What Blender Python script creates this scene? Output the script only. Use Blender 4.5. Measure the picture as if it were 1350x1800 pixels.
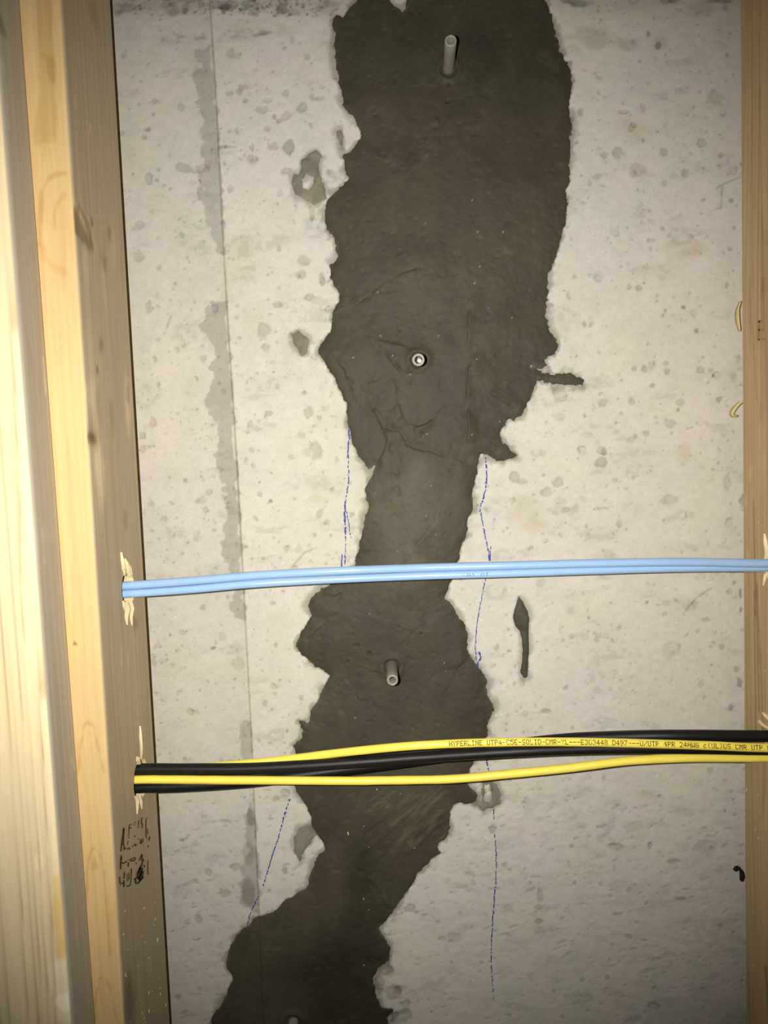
import bpy, math, random
import numpy as np
from mathutils import Vector, Matrix

random.seed(7)
RNG = np.random.default_rng(11)
for o in list(bpy.data.objects):
    bpy.data.objects.remove(o, do_unlink=True)
scene = bpy.context.scene
C = scene.collection

# ------------------------------------------------------------------ camera
# World: X right along the wall, Y into the wall (concrete face at Y=0), Z up, floor at Z=0.
FOC = 1400.0                      # focal length in pixels of the 1350x1800 frame
CAM = np.array([0.0, -0.53, 1.30])
_dn = np.array([742.0, 20070.0, 1400.0]); _dn /= np.linalg.norm(_dn)      # world down, in camera axes (x right, y down, z forward)
_fw = np.array([50.0, -(1400.0 ** 2 + 742.0 * 50.0) / 20070.0, 1400.0]); _fw /= np.linalg.norm(_fw)
_rt = np.cross(_dn, _fw); _rt /= np.linalg.norm(_rt)
cam_data = bpy.data.cameras.new('camera')
cam = bpy.data.objects.new('camera', cam_data); C.objects.link(cam)
cam_data.sensor_fit = 'VERTICAL'; cam_data.sensor_height = 36.0
cam_data.lens = 36.0 * FOC / 1800.0
cam_data.clip_start = 0.01
def _cw(v):      # camera-axes vector -> world vector
    return Vector((float(np.dot(v, _rt)), float(np.dot(v, _fw)), -float(np.dot(v, _dn))))
_cx, _cy, _cz = _cw((1, 0, 0)), _cw((0, -1, 0)), _cw((0, 0, -1))
M = Matrix(((_cx.x, _cy.x, _cz.x, CAM[0]), (_cx.y, _cy.y, _cz.y, CAM[1]), (_cx.z, _cy.z, _cz.z, CAM[2]), (0, 0, 0, 1)))
cam.matrix_world = M
scene.camera = cam

# ------------------------------------------------------------------ light: the phone's own flash, beside its lens, and a dim basement
world = bpy.data.worlds.new('dim_basement'); scene.world = world; world.use_nodes = True
world.node_tree.nodes['Background'].inputs[0].default_value = (0.9, 0.85, 0.8, 1)
world.node_tree.nodes['Background'].inputs[1].default_value = 0.004
fl = bpy.data.lights.new('phone_flash', 'SPOT')
fl.energy = 15.3; fl.color = (1.0, 0.965, 0.89)
fl.spot_size = math.radians(92); fl.spot_blend = 1.0; fl.shadow_soft_size = 0.0025
flash = bpy.data.objects.new('phone_flash', fl); C.objects.link(flash)
flash.location = (-0.028, -0.528, 1.305)
_aim = Vector((-0.042, 0.0, 1.282))
flash.rotation_euler = (_aim - flash.location).to_track_quat('-Z', 'Y').to_euler()
scene.view_settings.view_transform = 'Standard'; scene.view_settings.look = 'None'
scene.view_settings.gamma = 1.0; scene.view_settings.use_curve_mapping = False
scene.view_settings.exposure = 0.0

# ------------------------------------------------------------------ helpers
def ray(px, py):
    v = _cw((px - 675.0, py - 900.0, FOC))
    return np.array([v.x, v.y, v.z])
def P(px, py, Y=0.0):             # the point of the place at depth plane Y
    d = ray(px, py); t = (Y - CAM[1]) / d[1]
    return CAM + d * t
def PX(px, py, X):                # the point on a plane of constant X (stud sides)
    d = ray(px, py); t = (X - CAM[0]) / d[0]
    return CAM + d * t
PPM = FOC / 0.53                  # pixels per metre at the wall
def lin(r, g, b):
    f = lambda c: ((c / 255 + 0.055) / 1.055) ** 2.4 if c > 10 else c / 255 / 12.92
    return (f(r), f(g), f(b))

_TAB = np.random.default_rng(5).random((256, 256))
def vn(x, y, s=0):                # value noise 0..1
    x = np.asarray(x) + s * 17.37; y = np.asarray(y) + s * 9.71
    xi = np.floor(x).astype(np.int64); yi = np.floor(y).astype(np.int64)
    fx = x - xi; fy = y - yi
    fx = fx * fx * (3 - 2 * fx); fy = fy * fy * (3 - 2 * fy)
    a = _TAB[xi & 255, yi & 255]; b = _TAB[(xi + 1) & 255, yi & 255]
    c = _TAB[xi & 255, (yi + 1) & 255]; d = _TAB[(xi + 1) & 255, (yi + 1) & 255]
    return (a * (1 - fx) + b * fx) * (1 - fy) + (c * (1 - fx) + d * fx) * fy
def fbm(x, y, s=0, o=4):
    t = 0; a = 0.5; n = 0
    for k in range(o):
        t = t + a * vn(x * 2 ** k, y * 2 ** k, s + k * 3.1); n += a; a *= 0.5
    return t / n
def sstep(e0, e1, x):
    t = np.clip((x - e0) / (e1 - e0), 0, 1); return t * t * (3 - 2 * t)

def poly_sdf(pts, X, Z):          # signed distance, negative inside
    pts = np.asarray(pts, float); d2 = np.full(X.shape, 1e9); ins = np.zeros(X.shape, bool)
    n = len(pts)
    for i in range(n):
        ax, az = pts[i]; bx, bz = pts[(i + 1) % n]
        ex, ez = bx - ax, bz - az; L = ex * ex + ez * ez + 1e-18
        wx, wz = X - ax, Z - az
        t = np.clip((wx * ex + wz * ez) / L, 0, 1)
        d2 = np.minimum(d2, (wx - ex * t) ** 2 + (wz - ez * t) ** 2)
        c = (az > Z) != (bz > Z)
        if ez != 0:
            ins ^= c & (wx < ex * wz / ez)
    return np.where(ins, -1, 1) * np.sqrt(d2)
def line_dist(pts, X, Z):
    pts = np.asarray(pts, float); d2 = np.full(X.shape, 1e9)
    for i in range(len(pts) - 1):
        ax, az = pts[i]; bx, bz = pts[i + 1]
        ex, ez = bx - ax, bz - az; L = ex * ex + ez * ez + 1e-18
        t = np.clip(((X - ax) * ex + (Z - az) * ez) / L, 0, 1)
        d2 = np.minimum(d2, (X - ax - ex * t) ** 2 + (Z - az - ez * t) ** 2)
    return np.sqrt(d2)

def raw_mesh(name, verts, quads, tris=None, col=None, smooth=True):
    me = bpy.data.meshes.new(name)
    verts = np.asarray(verts, np.float32).reshape(-1, 3)
    q = np.asarray(quads, np.int32).reshape(-1, 4)
    t = np.zeros((0, 3), np.int32) if tris is None or len(tris) == 0 else np.asarray(tris, np.int32).reshape(-1, 3)
    me.vertices.add(len(verts)); me.vertices.foreach_set('co', verts.ravel())
    me.loops.add(q.size + t.size)
    me.loops.foreach_set('vertex_index', np.concatenate([q.ravel(), t.ravel()]))
    me.polygons.add(len(q) + len(t))
    starts = np.concatenate([np.arange(len(q)) * 4, q.size + np.arange(len(t)) * 3]).astype(np.int32)
    me.polygons.foreach_set('loop_start', starts)
    me.update(calc_edges=True); me.validate()
    me.polygons.foreach_set('use_smooth', np.full(len(me.polygons), smooth))
    if col is not None:
        a = me.color_attributes.new('Col', 'FLOAT_COLOR', 'POINT')
        c = np.ones((len(verts), 4), np.float32); c[:, :3] = np.asarray(col, np.float32).reshape(-1, 3)
        a.data.foreach_set('color', c.ravel())
    return me
def link(name, me, mat, parent=None):
    o = bpy.data.objects.new(name, me); C.objects.link(o)
    if mat is not None: me.materials.append(mat)
    if parent is not None: o.parent = parent
    return o
def tag(o, label=None, cat=None, group=None, kind=None):
    if label: o['label'] = label
    if cat: o['category'] = cat
    if group: o['group'] = group
    if kind: o['kind'] = kind
    return o

# ------------------------------------------------------------------ materials
def material(name, color=None, rough=0.7, spec=0.4, attr=False, nscale=300, namt=0.1, bump=0.2, bdist=0.0003, stretch=(1, 1, 1), sss=0.0, coat=0.0):
    m = bpy.data.materials.new(name); m.use_nodes = True
    nt = m.node_tree; b = nt.nodes['Principled BSDF']
    b.inputs['Roughness'].default_value = rough; b.inputs['Specular IOR Level'].default_value = spec
    tc = nt.nodes.new('ShaderNodeTexCoord'); mp = nt.nodes.new('ShaderNodeMapping'); mp.inputs['Scale'].default_value = stretch
    nt.links.new(tc.outputs['Object'], mp.inputs['Vector'])
    no = nt.nodes.new('ShaderNodeTexNoise'); no.inputs['Scale'].default_value = nscale; no.inputs['Detail'].default_value = 5; no.inputs['Roughness'].default_value = 0.65
    nt.links.new(mp.outputs[0], no.inputs['Vector'])
    mr = nt.nodes.new('ShaderNodeMapRange'); mr.inputs['From Min'].default_value = 0.25; mr.inputs['From Max'].default_value = 0.75
    mr.inputs['To Min'].default_value = 1 - namt; mr.inputs['To Max'].default_value = 1 + namt
    nt.links.new(no.outputs['Fac'], mr.inputs['Value'])
    vm = nt.nodes.new('ShaderNodeVectorMath'); vm.operation = 'SCALE'
    if attr:
        at = nt.nodes.new('ShaderNodeVertexColor'); at.layer_name = 'Col'
        nt.links.new(at.outputs['Color'], vm.inputs[0])
    else:
        vm.inputs[0].default_value = color
    nt.links.new(mr.outputs[0], vm.inputs['Scale'])
    nt.links.new(vm.outputs[0], b.inputs['Base Color'])
    if bump:
        bp = nt.nodes.new('ShaderNodeBump'); bp.inputs['Strength'].default_value = bump; bp.inputs['Distance'].default_value = bdist
        nt.links.new(no.outputs['Fac'], bp.inputs['Height']); nt.links.new(bp.outputs[0], b.inputs['Normal'])
    if sss:
        b.inputs['Subsurface Weight'].default_value = sss; b.inputs['Subsurface Radius'].default_value = (0.003, 0.003, 0.003); b.inputs['Subsurface Scale'].default_value = 0.6
    if coat:
        b.inputs['Coat Weight'].default_value = coat; b.inputs['Coat Roughness'].default_value = 0.25
    return m
M_concrete = material('concrete', attr=True, rough=0.9, spec=0.2, nscale=1300, namt=0.10, bump=0.25, bdist=0.0004)
M_cement = material('cement_mortar', attr=True, rough=0.6, spec=0.2, nscale=420, namt=0.12, bump=0.16, bdist=0.0003)
M_wood = material('pine', attr=True, rough=0.62, spec=0.3, nscale=900, namt=0.07, bump=0.2, bdist=0.0003, stretch=(1, 1, 0.04))
M_raw = material('torn_pine', lin(240, 222, 178), rough=0.8, spec=0.2, nscale=700, namt=0.14, bump=0.4, stretch=(1, 1, 0.15))
M_ink = material('blue_ink', lin(62, 64, 148), rough=0.6, spec=0.3, nscale=900, namt=0.35, bump=0)
M_stamp = material('stamp_ink', lin(84, 70, 42), rough=0.8, spec=0.1, nscale=900, namt=0.4, bump=0)
M_stampf = material('faint_stamp_ink', lin(172, 140, 92), rough=0.8, spec=0.1, nscale=900, namt=0.25, bump=0)
M_print = material('printed_ink', lin(60, 52, 20), rough=0.6, spec=0.2, nscale=1500, namt=0.45, bump=0)
M_bprint = material('cable_print_ink', lin(60, 86, 128), rough=0.6, spec=0.2, nscale=1500, namt=0.3, bump=0)
M_blue = material('blue_pvc', lin(156, 190, 230), rough=0.2, spec=0.5, nscale=200, namt=0.03, bump=0.05)
M_yellow = material('yellow_pvc', lin(255, 233, 94), rough=0.42, spec=0.45, nscale=200, namt=0.03, bump=0.05)
M_black = material('black_pvc', lin(23, 22, 21), rough=0.46, spec=0.32, nscale=1100, namt=0.2, bump=0.35, bdist=0.0002)
M_port = material('port_plastic', lin(150, 146, 133), rough=0.4, spec=0.5, nscale=250, namt=0.08, bump=0.08, sss=0.15)
M_plug = material('white_plug', lin(246, 242, 230), rough=0.35, spec=0.6, nscale=300, namt=0.05, bump=0.2)
M_shav = material('shaving_wood', lin(215, 196, 140), rough=0.7, spec=0.2, nscale=600, namt=0.12, bump=0.2)
M_dark = material('dark_scrap', lin(38, 30, 20), rough=0.7, spec=0.2, nscale=600, namt=0.2, bump=0.2)
M_floor = material('floor_concrete', lin(150, 144, 132), rough=0.9, spec=0.2, nscale=40, namt=0.15, bump=0.2)

# ------------------------------------------------------------------ the concrete wall: one relief with its own stains
STEP = 0.00074
dx0, dx1 = -0.215, 0.262
dz0, dz1 = 0.800, 1.710
xs = np.concatenate([np.linspace(-1.2, -0.24, 14), [dx0 - 0.01], np.arange(dx0, dx1, STEP), [dx1 + 0.01], np.linspace(0.3, 1.2, 14)])
zs = np.concatenate([np.linspace(0.0, 0.76, 14), [dz0 - 0.01], np.arange(dz0, dz1, STEP), [dz1 + 0.01], np.linspace(1.75, 2.4, 12)])
GX, GZ = np.meshgrid(xs, zs)

def W2(pts):                       # pixel list -> wall (x, z) list
    r = [P(a, b) for a, b in pts]; return [(p[0], p[2]) for p in r]

class Paint:
    """colour (multiplied) and relief on a (u, v) grid with 1-D axes"""
    def __init__(s, us, vs, base):
        s.us, s.vs = us, vs; s.U, s.V = np.meshgrid(us, vs)
        s.col = np.tile(np.array(base, float), s.U.shape + (1,)); s.h = np.zeros(s.U.shape)
    def win(s, u0, u1, v0, v1):
        i0, i1 = np.searchsorted(s.us, [u0, u1]); j0, j1 = np.searchsorted(s.vs, [v0, v1])
        return (slice(max(j0 - 1, 0), j1 + 1), slice(max(i0 - 1, 0), i1 + 1))
    def mix(s, w, m, tint, dh=0, to=None):
        m3 = m[..., None]
        c = s.col[w]
        s.col[w] = c * (1 - m3) + (np.array(to) if to is not None else c * np.array(tint)) * m3
        if dh: s.h[w] += dh * m
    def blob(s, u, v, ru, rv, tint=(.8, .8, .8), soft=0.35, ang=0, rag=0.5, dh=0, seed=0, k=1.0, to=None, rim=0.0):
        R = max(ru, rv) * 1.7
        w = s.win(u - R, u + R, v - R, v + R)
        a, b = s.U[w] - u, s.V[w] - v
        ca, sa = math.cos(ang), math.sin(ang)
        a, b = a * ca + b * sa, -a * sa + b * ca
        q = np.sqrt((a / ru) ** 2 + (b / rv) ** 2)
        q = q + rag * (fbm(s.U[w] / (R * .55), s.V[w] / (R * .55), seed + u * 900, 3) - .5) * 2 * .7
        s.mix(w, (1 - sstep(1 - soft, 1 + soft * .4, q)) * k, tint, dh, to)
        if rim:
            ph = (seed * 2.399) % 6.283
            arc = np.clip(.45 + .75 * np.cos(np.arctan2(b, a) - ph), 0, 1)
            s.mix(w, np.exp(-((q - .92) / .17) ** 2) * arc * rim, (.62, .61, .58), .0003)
    def line(s, pts, wd, tint=(.8, .8, .8), soft=.6, dh=0, rag=0.0, k=1.0, to=None, seed=0):
        p = np.asarray(pts, float); m = wd * 2
        w = s.win(p[:, 0].min() - m, p[:, 0].max() + m, p[:, 1].min() - m, p[:, 1].max() + m)
        d = line_dist(p, s.U[w], s.V[w]) / wd
        if rag: d = d + rag * (fbm(s.U[w] / (wd * 4), s.V[w] / (wd * 4), seed, 2) - .3) * 2
        s.mix(w, (1 - sstep(1 - soft, 1 + soft, d)) * k, tint, dh, to)
    def poly(s, pts, tint=(.8, .8, .8), edge=0.0006, rag=0.0015, rs=0.006, dh=0, k=1.0, to=None, seed=0):
        p = np.asarray(pts, float); m = .006
        w = s.win(p[:, 0].min() - m, p[:, 0].max() + m, p[:, 1].min() - m, p[:, 1].max() + m)
        d = poly_sdf(p, s.U[w], s.V[w]) + rag * 2 * (fbm(s.U[w] / rs, s.V[w] / rs, seed, 3) - .5)
        s.mix(w, (1 - sstep(-edge, edge, d)) * k, tint, dh, to)

wall = Paint(xs, zs, (0.598, 0.568, 0.503))
# broad tone of the cast face
n1 = fbm(GX * 14, GZ * 14, 1, 4); n2 = fbm(GX * 60, GZ * 60, 2, 4); n3 = fbm(GX * 260, GZ * 330, 3, 3); n4 = fbm(GX * 40 + 3, GZ * 100, 8, 4)
tone = 1 + 0.10 * (n1 - .5) + 0.14 * (n2 - .5) + 0.13 * (n3 - .5) + .07 * (np.random.default_rng(2).random(GX.shape) - .5)
lowr = (1 - sstep(1.02, 1.16, GZ)) * sstep(-.02, .06, GX)
tone -= .10 * lowr * sstep(.56, .70, fbm((GX + GZ * .12) * 120, (GZ - GX * .12) * 330, 14, 3))
wall.col *= tone[..., None]
wall.col *= (1 - 0.16 * sstep(.60, .74, n4) * sstep(.4, .6, n3))[..., None]
wall.col *= np.stack([np.ones_like(n1), 1 - .03 * sstep(.45, .7, n2), 1 - .045 * sstep(.45, .7, n1)], -1)
wall.h += 0.0006 * (n1 - .5) + 0.0005 * (n2 - .5) + 0.00030 * (n3 - .5)

# form seam: the left panel was cast a hair deeper
SEAM = [(342, -300), (360, -120), (368, 0), (378, 150), (390, 400), (402, 600), (415, 800), (430, 1080), (440, 1270), (455, 1620), (468, 1900), (482, 2150)]
seam = W2(SEAM); sz = np.array([p[1] for p in seam])[::-1]; sx = np.array([p[0] for p in seam])[::-1]
sxx = np.interp(GZ, sz, sx)
wall.h += 0.0007 * sstep(-0.0006, 0.0006, sxx - GX) * 1.0
wall.col *= (1 - .08 * sstep(-.001, .001, sxx - GX))[..., None]      # and cured greyer
wall.line(seam, 0.0006, (.60, .58, .55), soft=.5, dh=0.0007, rag=.35, k=.85)

# grey residue along the seam
for pts, k in (
    ([(343, 88), (370, 76), (380, 170), (385, 290), (391, 400), (394, 440), (383, 440), (372, 395), (358, 383), (352, 345), (350, 312), (332, 302), (310, 292), (318, 284), (345, 292), (356, 300), (355, 240), (352, 190), (345, 165), (338, 135), (350, 112)], .8),
    ([(360, 532), (397, 532), (402, 600), (415, 800), (430, 1085), (415, 1085), (407, 1075), (412, 1035), (405, 1010), (400, 990), (384, 950), (392, 940), (397, 900), (390, 850), (375, 800), (385, 790), (378, 745), (364, 725), (367, 680), (372, 640), (378, 610), (365, 590), (345, 575), (360, 560)], .9),
    ([(420, 1268), (440, 1267), (441, 1330), (444, 1400), (450, 1470), (455, 1500), (456, 1615), (440, 1600), (418, 1590), (425, 1560), (420, 1530), (432, 1500), (430, 1450), (435, 1400), (428, 1370), (422, 1330), (417, 1290)], .85)):
    wall.poly(W2(pts), (.68, .675, .655), rag=.0045, k=k, dh=0.0004, seed=pts[0][1])
    wall.line(W2([p for p in pts if p[0] > 340][:5]), 0.001, (.85, .85, .84), k=.4)
wall.blob(*W2([(440, 1440)])[0], .003, .007, (.6, .6, .59), seed=3)
wall.blob(*W2([(436, 1570)])[0], .005, .012, (.68, .68, .68), seed=4)
wall.blob(*W2([(437, 1500)])[0], .0045, .008, (.75, .75, .74), seed=5)
wall.line(W2([(392, 420), (398, 525)]), .004, (.93, .90, .80), rag=.6, k=.7)

# the rough, darker band along the top of the form
for k in range(90):
    px = random.choice([random.uniform(195, 590), random.uniform(195, 590), random.uniform(980, 1290)]); py = random.uniform(-40, 24) if px < 700 else random.uniform(-40, 8)
    u, v = W2([(px, py)])[0]
    wall.blob(u, v, random.uniform(.002, .009), random.uniform(.0015, .004), [random.uniform(.70, .88)] * 3, rag=.9, seed=k, dh=.0003)
wall.line(W2([(180, 6), (400, 5), (600, 0)]), .0095, (.80, .79, .77), soft=.45, rag=.7)
wall.line(W2([(980, -4), (1150, 4), (1310, -4)]), .008, (.88, .87, .86), soft=.6, rag=.8)
for k in range(260):               # porous, sandy streak where the form boards met
    px = random.choice([random.gauss(512, 26), random.uniform(200, 590), random.gauss(420, 40)]); py = random.uniform(-30, 28)
    u, v = W2([(px, py)])[0]; e = random.uniform(.45, .8)
    wall.blob(u, v, random.uniform(.0004, .0012), random.uniform(.0004, .0009), (e, e, e * .97), rag=.8, seed=k, dh=.0005)
for (a, b, c, d, k) in ((468, 57, 15, 4, .62), (448, 62, 12, 4, .66), (415, 64, 14, 4, .85), (320, 63, 9, 3, .75), (350, 66, 12, 3, .8), (505, 50, 18, 12, .93), (432, 45, 30, 14, .95), (1050, 70, 22, 18, .84), (1105, 76, 24, 13, .82), (1160, 76, 14, 12, .85), (1230, 12, 30, 14, .88), (1000, 62, 14, 8, .9)):
    wall.blob(*W2([(a, b)])[0], c / PPM, d / PPM, (k, k * .985, k * .96), soft=.5, rag=.9, seed=a, dh=.0002)

# tan stains
for (a, b, c, d, k) in ((430, 450, 30, 45, .5), (920, 905, 42, 26, .75), (905, 880, 25, 12, .7), (1220, 442, 22, 14, .9), (1200, 795, 16, 24, .8), (1135, 1395, 18, 9, 1), (560, 875, 15, 11, .8), (1110, 235, 32, 18, .6), (1090, 215, 18, 10, .6), (440, 560, 30, 50, .4), (1180, 430, 16, 7, .7), (935, 925, 25, 14, .6)):
    wall.blob(*W2([(a, b)])[0], c / PPM, d / PPM, (.90, .865, .74), soft=.8, rag=1.0, k=k, seed=a)

# blow-holes and scabs that can be picked out
PITS = [(1057,812,10,9,.4),(960,866,11,9,.3),(981,847,9,10,.32),(995,897,8,5,.28),(978,902,6,3,.25),(1060,708,8,7,.32),(1136,762,7,6,.38),(1119,765,4,4,.32),(1110,706,6,6,.32),(1134,649,5,7,.36),(1116,647,4,4,.3),(1147,678,5,4,.42),
 (1197,706,8,6,.27),(1175,745,12,6,.25),(1265,702,7,5,.5),(1233,650,7,5,.36),(1249,651,5,4,.3),(1182,878,16,10,.24),(1280,850,8,22,.22),(1058,894,11,3,.3),(1089,920,5,8,.28),(1034,943,4,6,.24),(985,692,14,13,.17),(982,733,11,9,.2),
 (1241,1090,7,5,.34),(1222,1062,6,5,.32),(1138,1059,3,3,.5),(1035,1087,3,3,.5),(1270,1138,5,5,.34),(1180,1140,16,14,.13),(905,838,8,10,.36),(920,846,8,6,.28),(902,800,7,8,.3),(1190,1055,5,3,.3),(1082,845,4,4,.3),(1114,840,4,4,.3),
 (1114,218,6,5,.45),(1120,301,15,13,.24),(1207,303,7,7,.34),(1167,267,6,7,.34),(1085,268,9,9,.32),(1063,272,6,5,.28),(1157,80,5,7,.6),(1140,60,3,5,.5),(1123,505,5,6,.38),(1106,505,4,4,.3),(1000,518,4,7,.28),(1027,570,4,5,.42),
 (1040,570,5,4,.36),(1225,580,4,4,.5),(1279,95,4,6,.36),(1145,422,9,3,.34),(1283,437,4,4,.36),(1260,170,14,12,.2),(1022,195,5,7,.32),(1048,310,7,4,.3),(1170,322,5,5,.25),(1097,195,12,4,.3),(1130,190,5,7,.28),(1235,250,8,7,.28),
 (507,258,9,11,.5),(480,258,8,6,.28),(532,187,9,8,.34),(505,202,11,7,.24),(483,205,4,5,.45),(489,213,5,4,.45),(548,170,4,6,.34),(562,172,9,4,.28),(500,162,7,6,.28),(547,220,4,5,.32),(534,457,12,11,.28),(527,482,10,7,.28),
 (545,523,9,6,.32),(487,535,9,7,.28),(465,583,12,12,.28),(517,588,10,10,.34),(489,437,4,6,.32),(585,305,9,9,.22),(566,490,5,11,.45),(403,165,7,4,.36),(425,153,5,6,.32),(431,176,4,4,.4),(444,280,9,10,.28),(443,258,5,7,.3),(402,230,4,3,.25),
 (406,330,6,8,.28),(460,192,10,6,.24),(470,176,7,6,.2),(548,375,4,12,.25),(548,383,4,5,.25),(416,230,4,5,.3),(469,225,5,5,.26),(502,300,9,6,.4),
 (543,725,7,9,.28),(471,726,6,4,.38),(535,690,5,5,.34),(487,680,4,5,.28),(555,793,12,13,.27),(512,804,5,5,.24),(562,902,6,6,.28),(618,905,4,5,.34),(575,917,6,5,.28),(478,1060,5,5,.34),(485,1135,3,4,.36),(463,982,4,3,.36),(530,765,7,6,.22),(467,610,9,8,.25),
 (252,239,4,4,.42),(271,177,5,4,.32),(258,225,6,4,.32),(243,395,8,8,.22),(260,540,7,11,.24),(240,450,10,10,.22),(278,470,5,5,.28),(272,630,4,5,.34),(248,765,6,7,.34),(250,790,6,7,.28),(278,675,3,4,.4),(266,745,7,9,.24),
 (355,880,9,9,.22),(375,932,5,3,.4),(289,912,6,5,.28),(345,943,8,8,.18),(366,865,6,6,.28),(440,745,5,6,.28),(442,790,5,5,.28),(365,1535,7,6,.34),(413,1525,9,7,.34),(395,1572,11,6,.28),(348,1618,6,9,.36),(312,1755,5,6,.36),
 (268,1165,6,7,.22),(420,1170,12,14,.18),(318,1478,5,3,.3),(500,1395,9,8,.3),(488,1405,8,6,.25),(500,1528,5,8,.4),(866,1458,6,8,.42),(888,1520,6,4,.35),(720,1597,11,7,.36),(733,1605,5,4,.4),(800,1650,14,10,.2),(712,1768,11,13,.36),(705,1738,10,6,.3),(700,1742,6,9,.25),(685,1710,8,14,.3),(676,1700,12,20,.42),(690,1745,16,14,.4),(668,1730,10,22,.45),(705,1785,16,14,.35),(688,1790,14,12,.4),(655,1690,12,10,.4),
 (960,1250,9,4,.42),(950,1575,6,14,.3),(948,1620,7,5,.4),(1062,1370,5,7,.25),(1160,1400,5,3,.45),(1105,1648,7,6,.4),(1085,1608,9,4,.32),(1006,1487,5,3,.42),(1010,1553,4,4,.4),(1143,1488,5,6,.42),(1080,1488,14,6,.3),(1185,1515,14,4,.38),(1240,1490,22,12,.2),(1148,1770,14,9,.3),(1150,1737,5,4,.5),(1297,1175,6,6,.4),(1302,1045,3,10,.6),(1303,1072,3,6,.55),(1300,1200,5,9,.5)]
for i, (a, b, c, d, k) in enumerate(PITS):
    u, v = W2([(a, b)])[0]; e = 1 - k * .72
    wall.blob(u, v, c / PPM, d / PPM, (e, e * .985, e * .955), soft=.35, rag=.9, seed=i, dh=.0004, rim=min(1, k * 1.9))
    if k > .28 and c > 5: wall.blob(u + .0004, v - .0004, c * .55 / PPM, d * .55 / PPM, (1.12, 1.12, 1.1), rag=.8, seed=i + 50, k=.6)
# many smaller ones
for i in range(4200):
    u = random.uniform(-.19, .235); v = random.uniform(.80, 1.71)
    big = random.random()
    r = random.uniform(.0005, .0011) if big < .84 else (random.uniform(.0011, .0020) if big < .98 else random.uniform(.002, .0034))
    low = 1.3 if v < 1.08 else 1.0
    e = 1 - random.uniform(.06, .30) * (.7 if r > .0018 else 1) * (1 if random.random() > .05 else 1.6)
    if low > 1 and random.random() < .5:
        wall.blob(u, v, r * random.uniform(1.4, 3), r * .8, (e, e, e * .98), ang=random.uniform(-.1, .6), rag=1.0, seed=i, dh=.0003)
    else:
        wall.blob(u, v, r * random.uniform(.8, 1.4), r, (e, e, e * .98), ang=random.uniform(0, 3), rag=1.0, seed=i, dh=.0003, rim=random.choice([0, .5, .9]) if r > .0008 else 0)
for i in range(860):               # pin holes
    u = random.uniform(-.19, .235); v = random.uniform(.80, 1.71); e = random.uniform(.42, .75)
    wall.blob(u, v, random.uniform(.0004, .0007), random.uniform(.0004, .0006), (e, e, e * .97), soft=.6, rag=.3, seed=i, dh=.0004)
for i in range(130):               # pale chips of lime skin
    u = random.uniform(-.19, .23); v = random.uniform(.80, 1.71)
    wall.blob(u, v, random.uniform(.0005, .0015), random.uniform(.0005, .0012), (1.13, 1.13, 1.12), rag=.8, seed=i)
for a in ([(1260, 330), (1275, 322), (1302, 310)], [(1270, 330), (1268, 365), (1262, 366)], [(510, 1000), (535, 972), (557, 962)], [(383, 257), (415, 258)], [(1205, 1075), (1225, 1050), (1250, 1035)], [(300, 555), (292, 575)]):
    wall.line(W2(a), .0008, (.72, .72, .72), rag=.5, dh=.0003)

# ------------------------------------------------------------------ the trowelled cement: outline on the wall
PL = [(628, -2), (607, 27), (602, 33), (592, 22), (587, 30), (583, 45), (588, 62), (583, 80), (587, 110), (597, 145), (600, 170), (608, 193), (620, 208), (632, 225), (640, 246), (625, 255), (612, 268), (602, 270), (599, 277), (600, 290), (608, 311), (600, 325), (585, 342), (575, 350), (572, 365), (567, 380), (573, 400), (582, 420), (588, 440), (592, 452), (583, 463), (584, 490), (592, 505), (600, 516), (597, 530), (585, 545), (579, 560), (582, 570), (576, 590), (564, 604), (561, 616), (565, 630), (569, 643), (580, 655), (590, 672), (597, 683), (606, 695), (612, 710), (610, 725), (613, 745), (618, 765), (620, 785), (630, 805), (640, 820), (650, 827), (658, 820), (657, 832), (650, 847), (643, 860), (641, 880), (648, 893), (641, 905), (640, 925), (635, 945), (630, 965), (625, 990), (618, 1003), (600, 1022), (570, 1035), (548, 1050), (543, 1065), (547, 1082), (540, 1095), (525, 1115), (521, 1130), (525, 1145), (535, 1155), (550, 1168), (565, 1178), (578, 1188), (570, 1199), (560, 1225), (552, 1245), (547, 1260), (540, 1268), (524, 1266), (531, 1285), (528, 1300), (516, 1310), (520, 1325), (522, 1345), (518, 1375), (520, 1390), (530, 1405), (540, 1420), (548, 1435), (552, 1455), (562, 1475), (573, 1492), (560, 1500), (552, 1515), (547, 1540), (540, 1560), (525, 1568), (505, 1580), (490, 1595), (470, 1605), (450, 1615), (435, 1632), (415, 1645), (405, 1660), (400, 1675), (402, 1700), (407, 1725), (400, 1745), (385, 1770), (375, 1790), (368, 1810), (352, 1850), (345, 1910), (352, 1960), (338, 2010), (350, 2060), (372, 2090), (410, 2104)]
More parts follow.
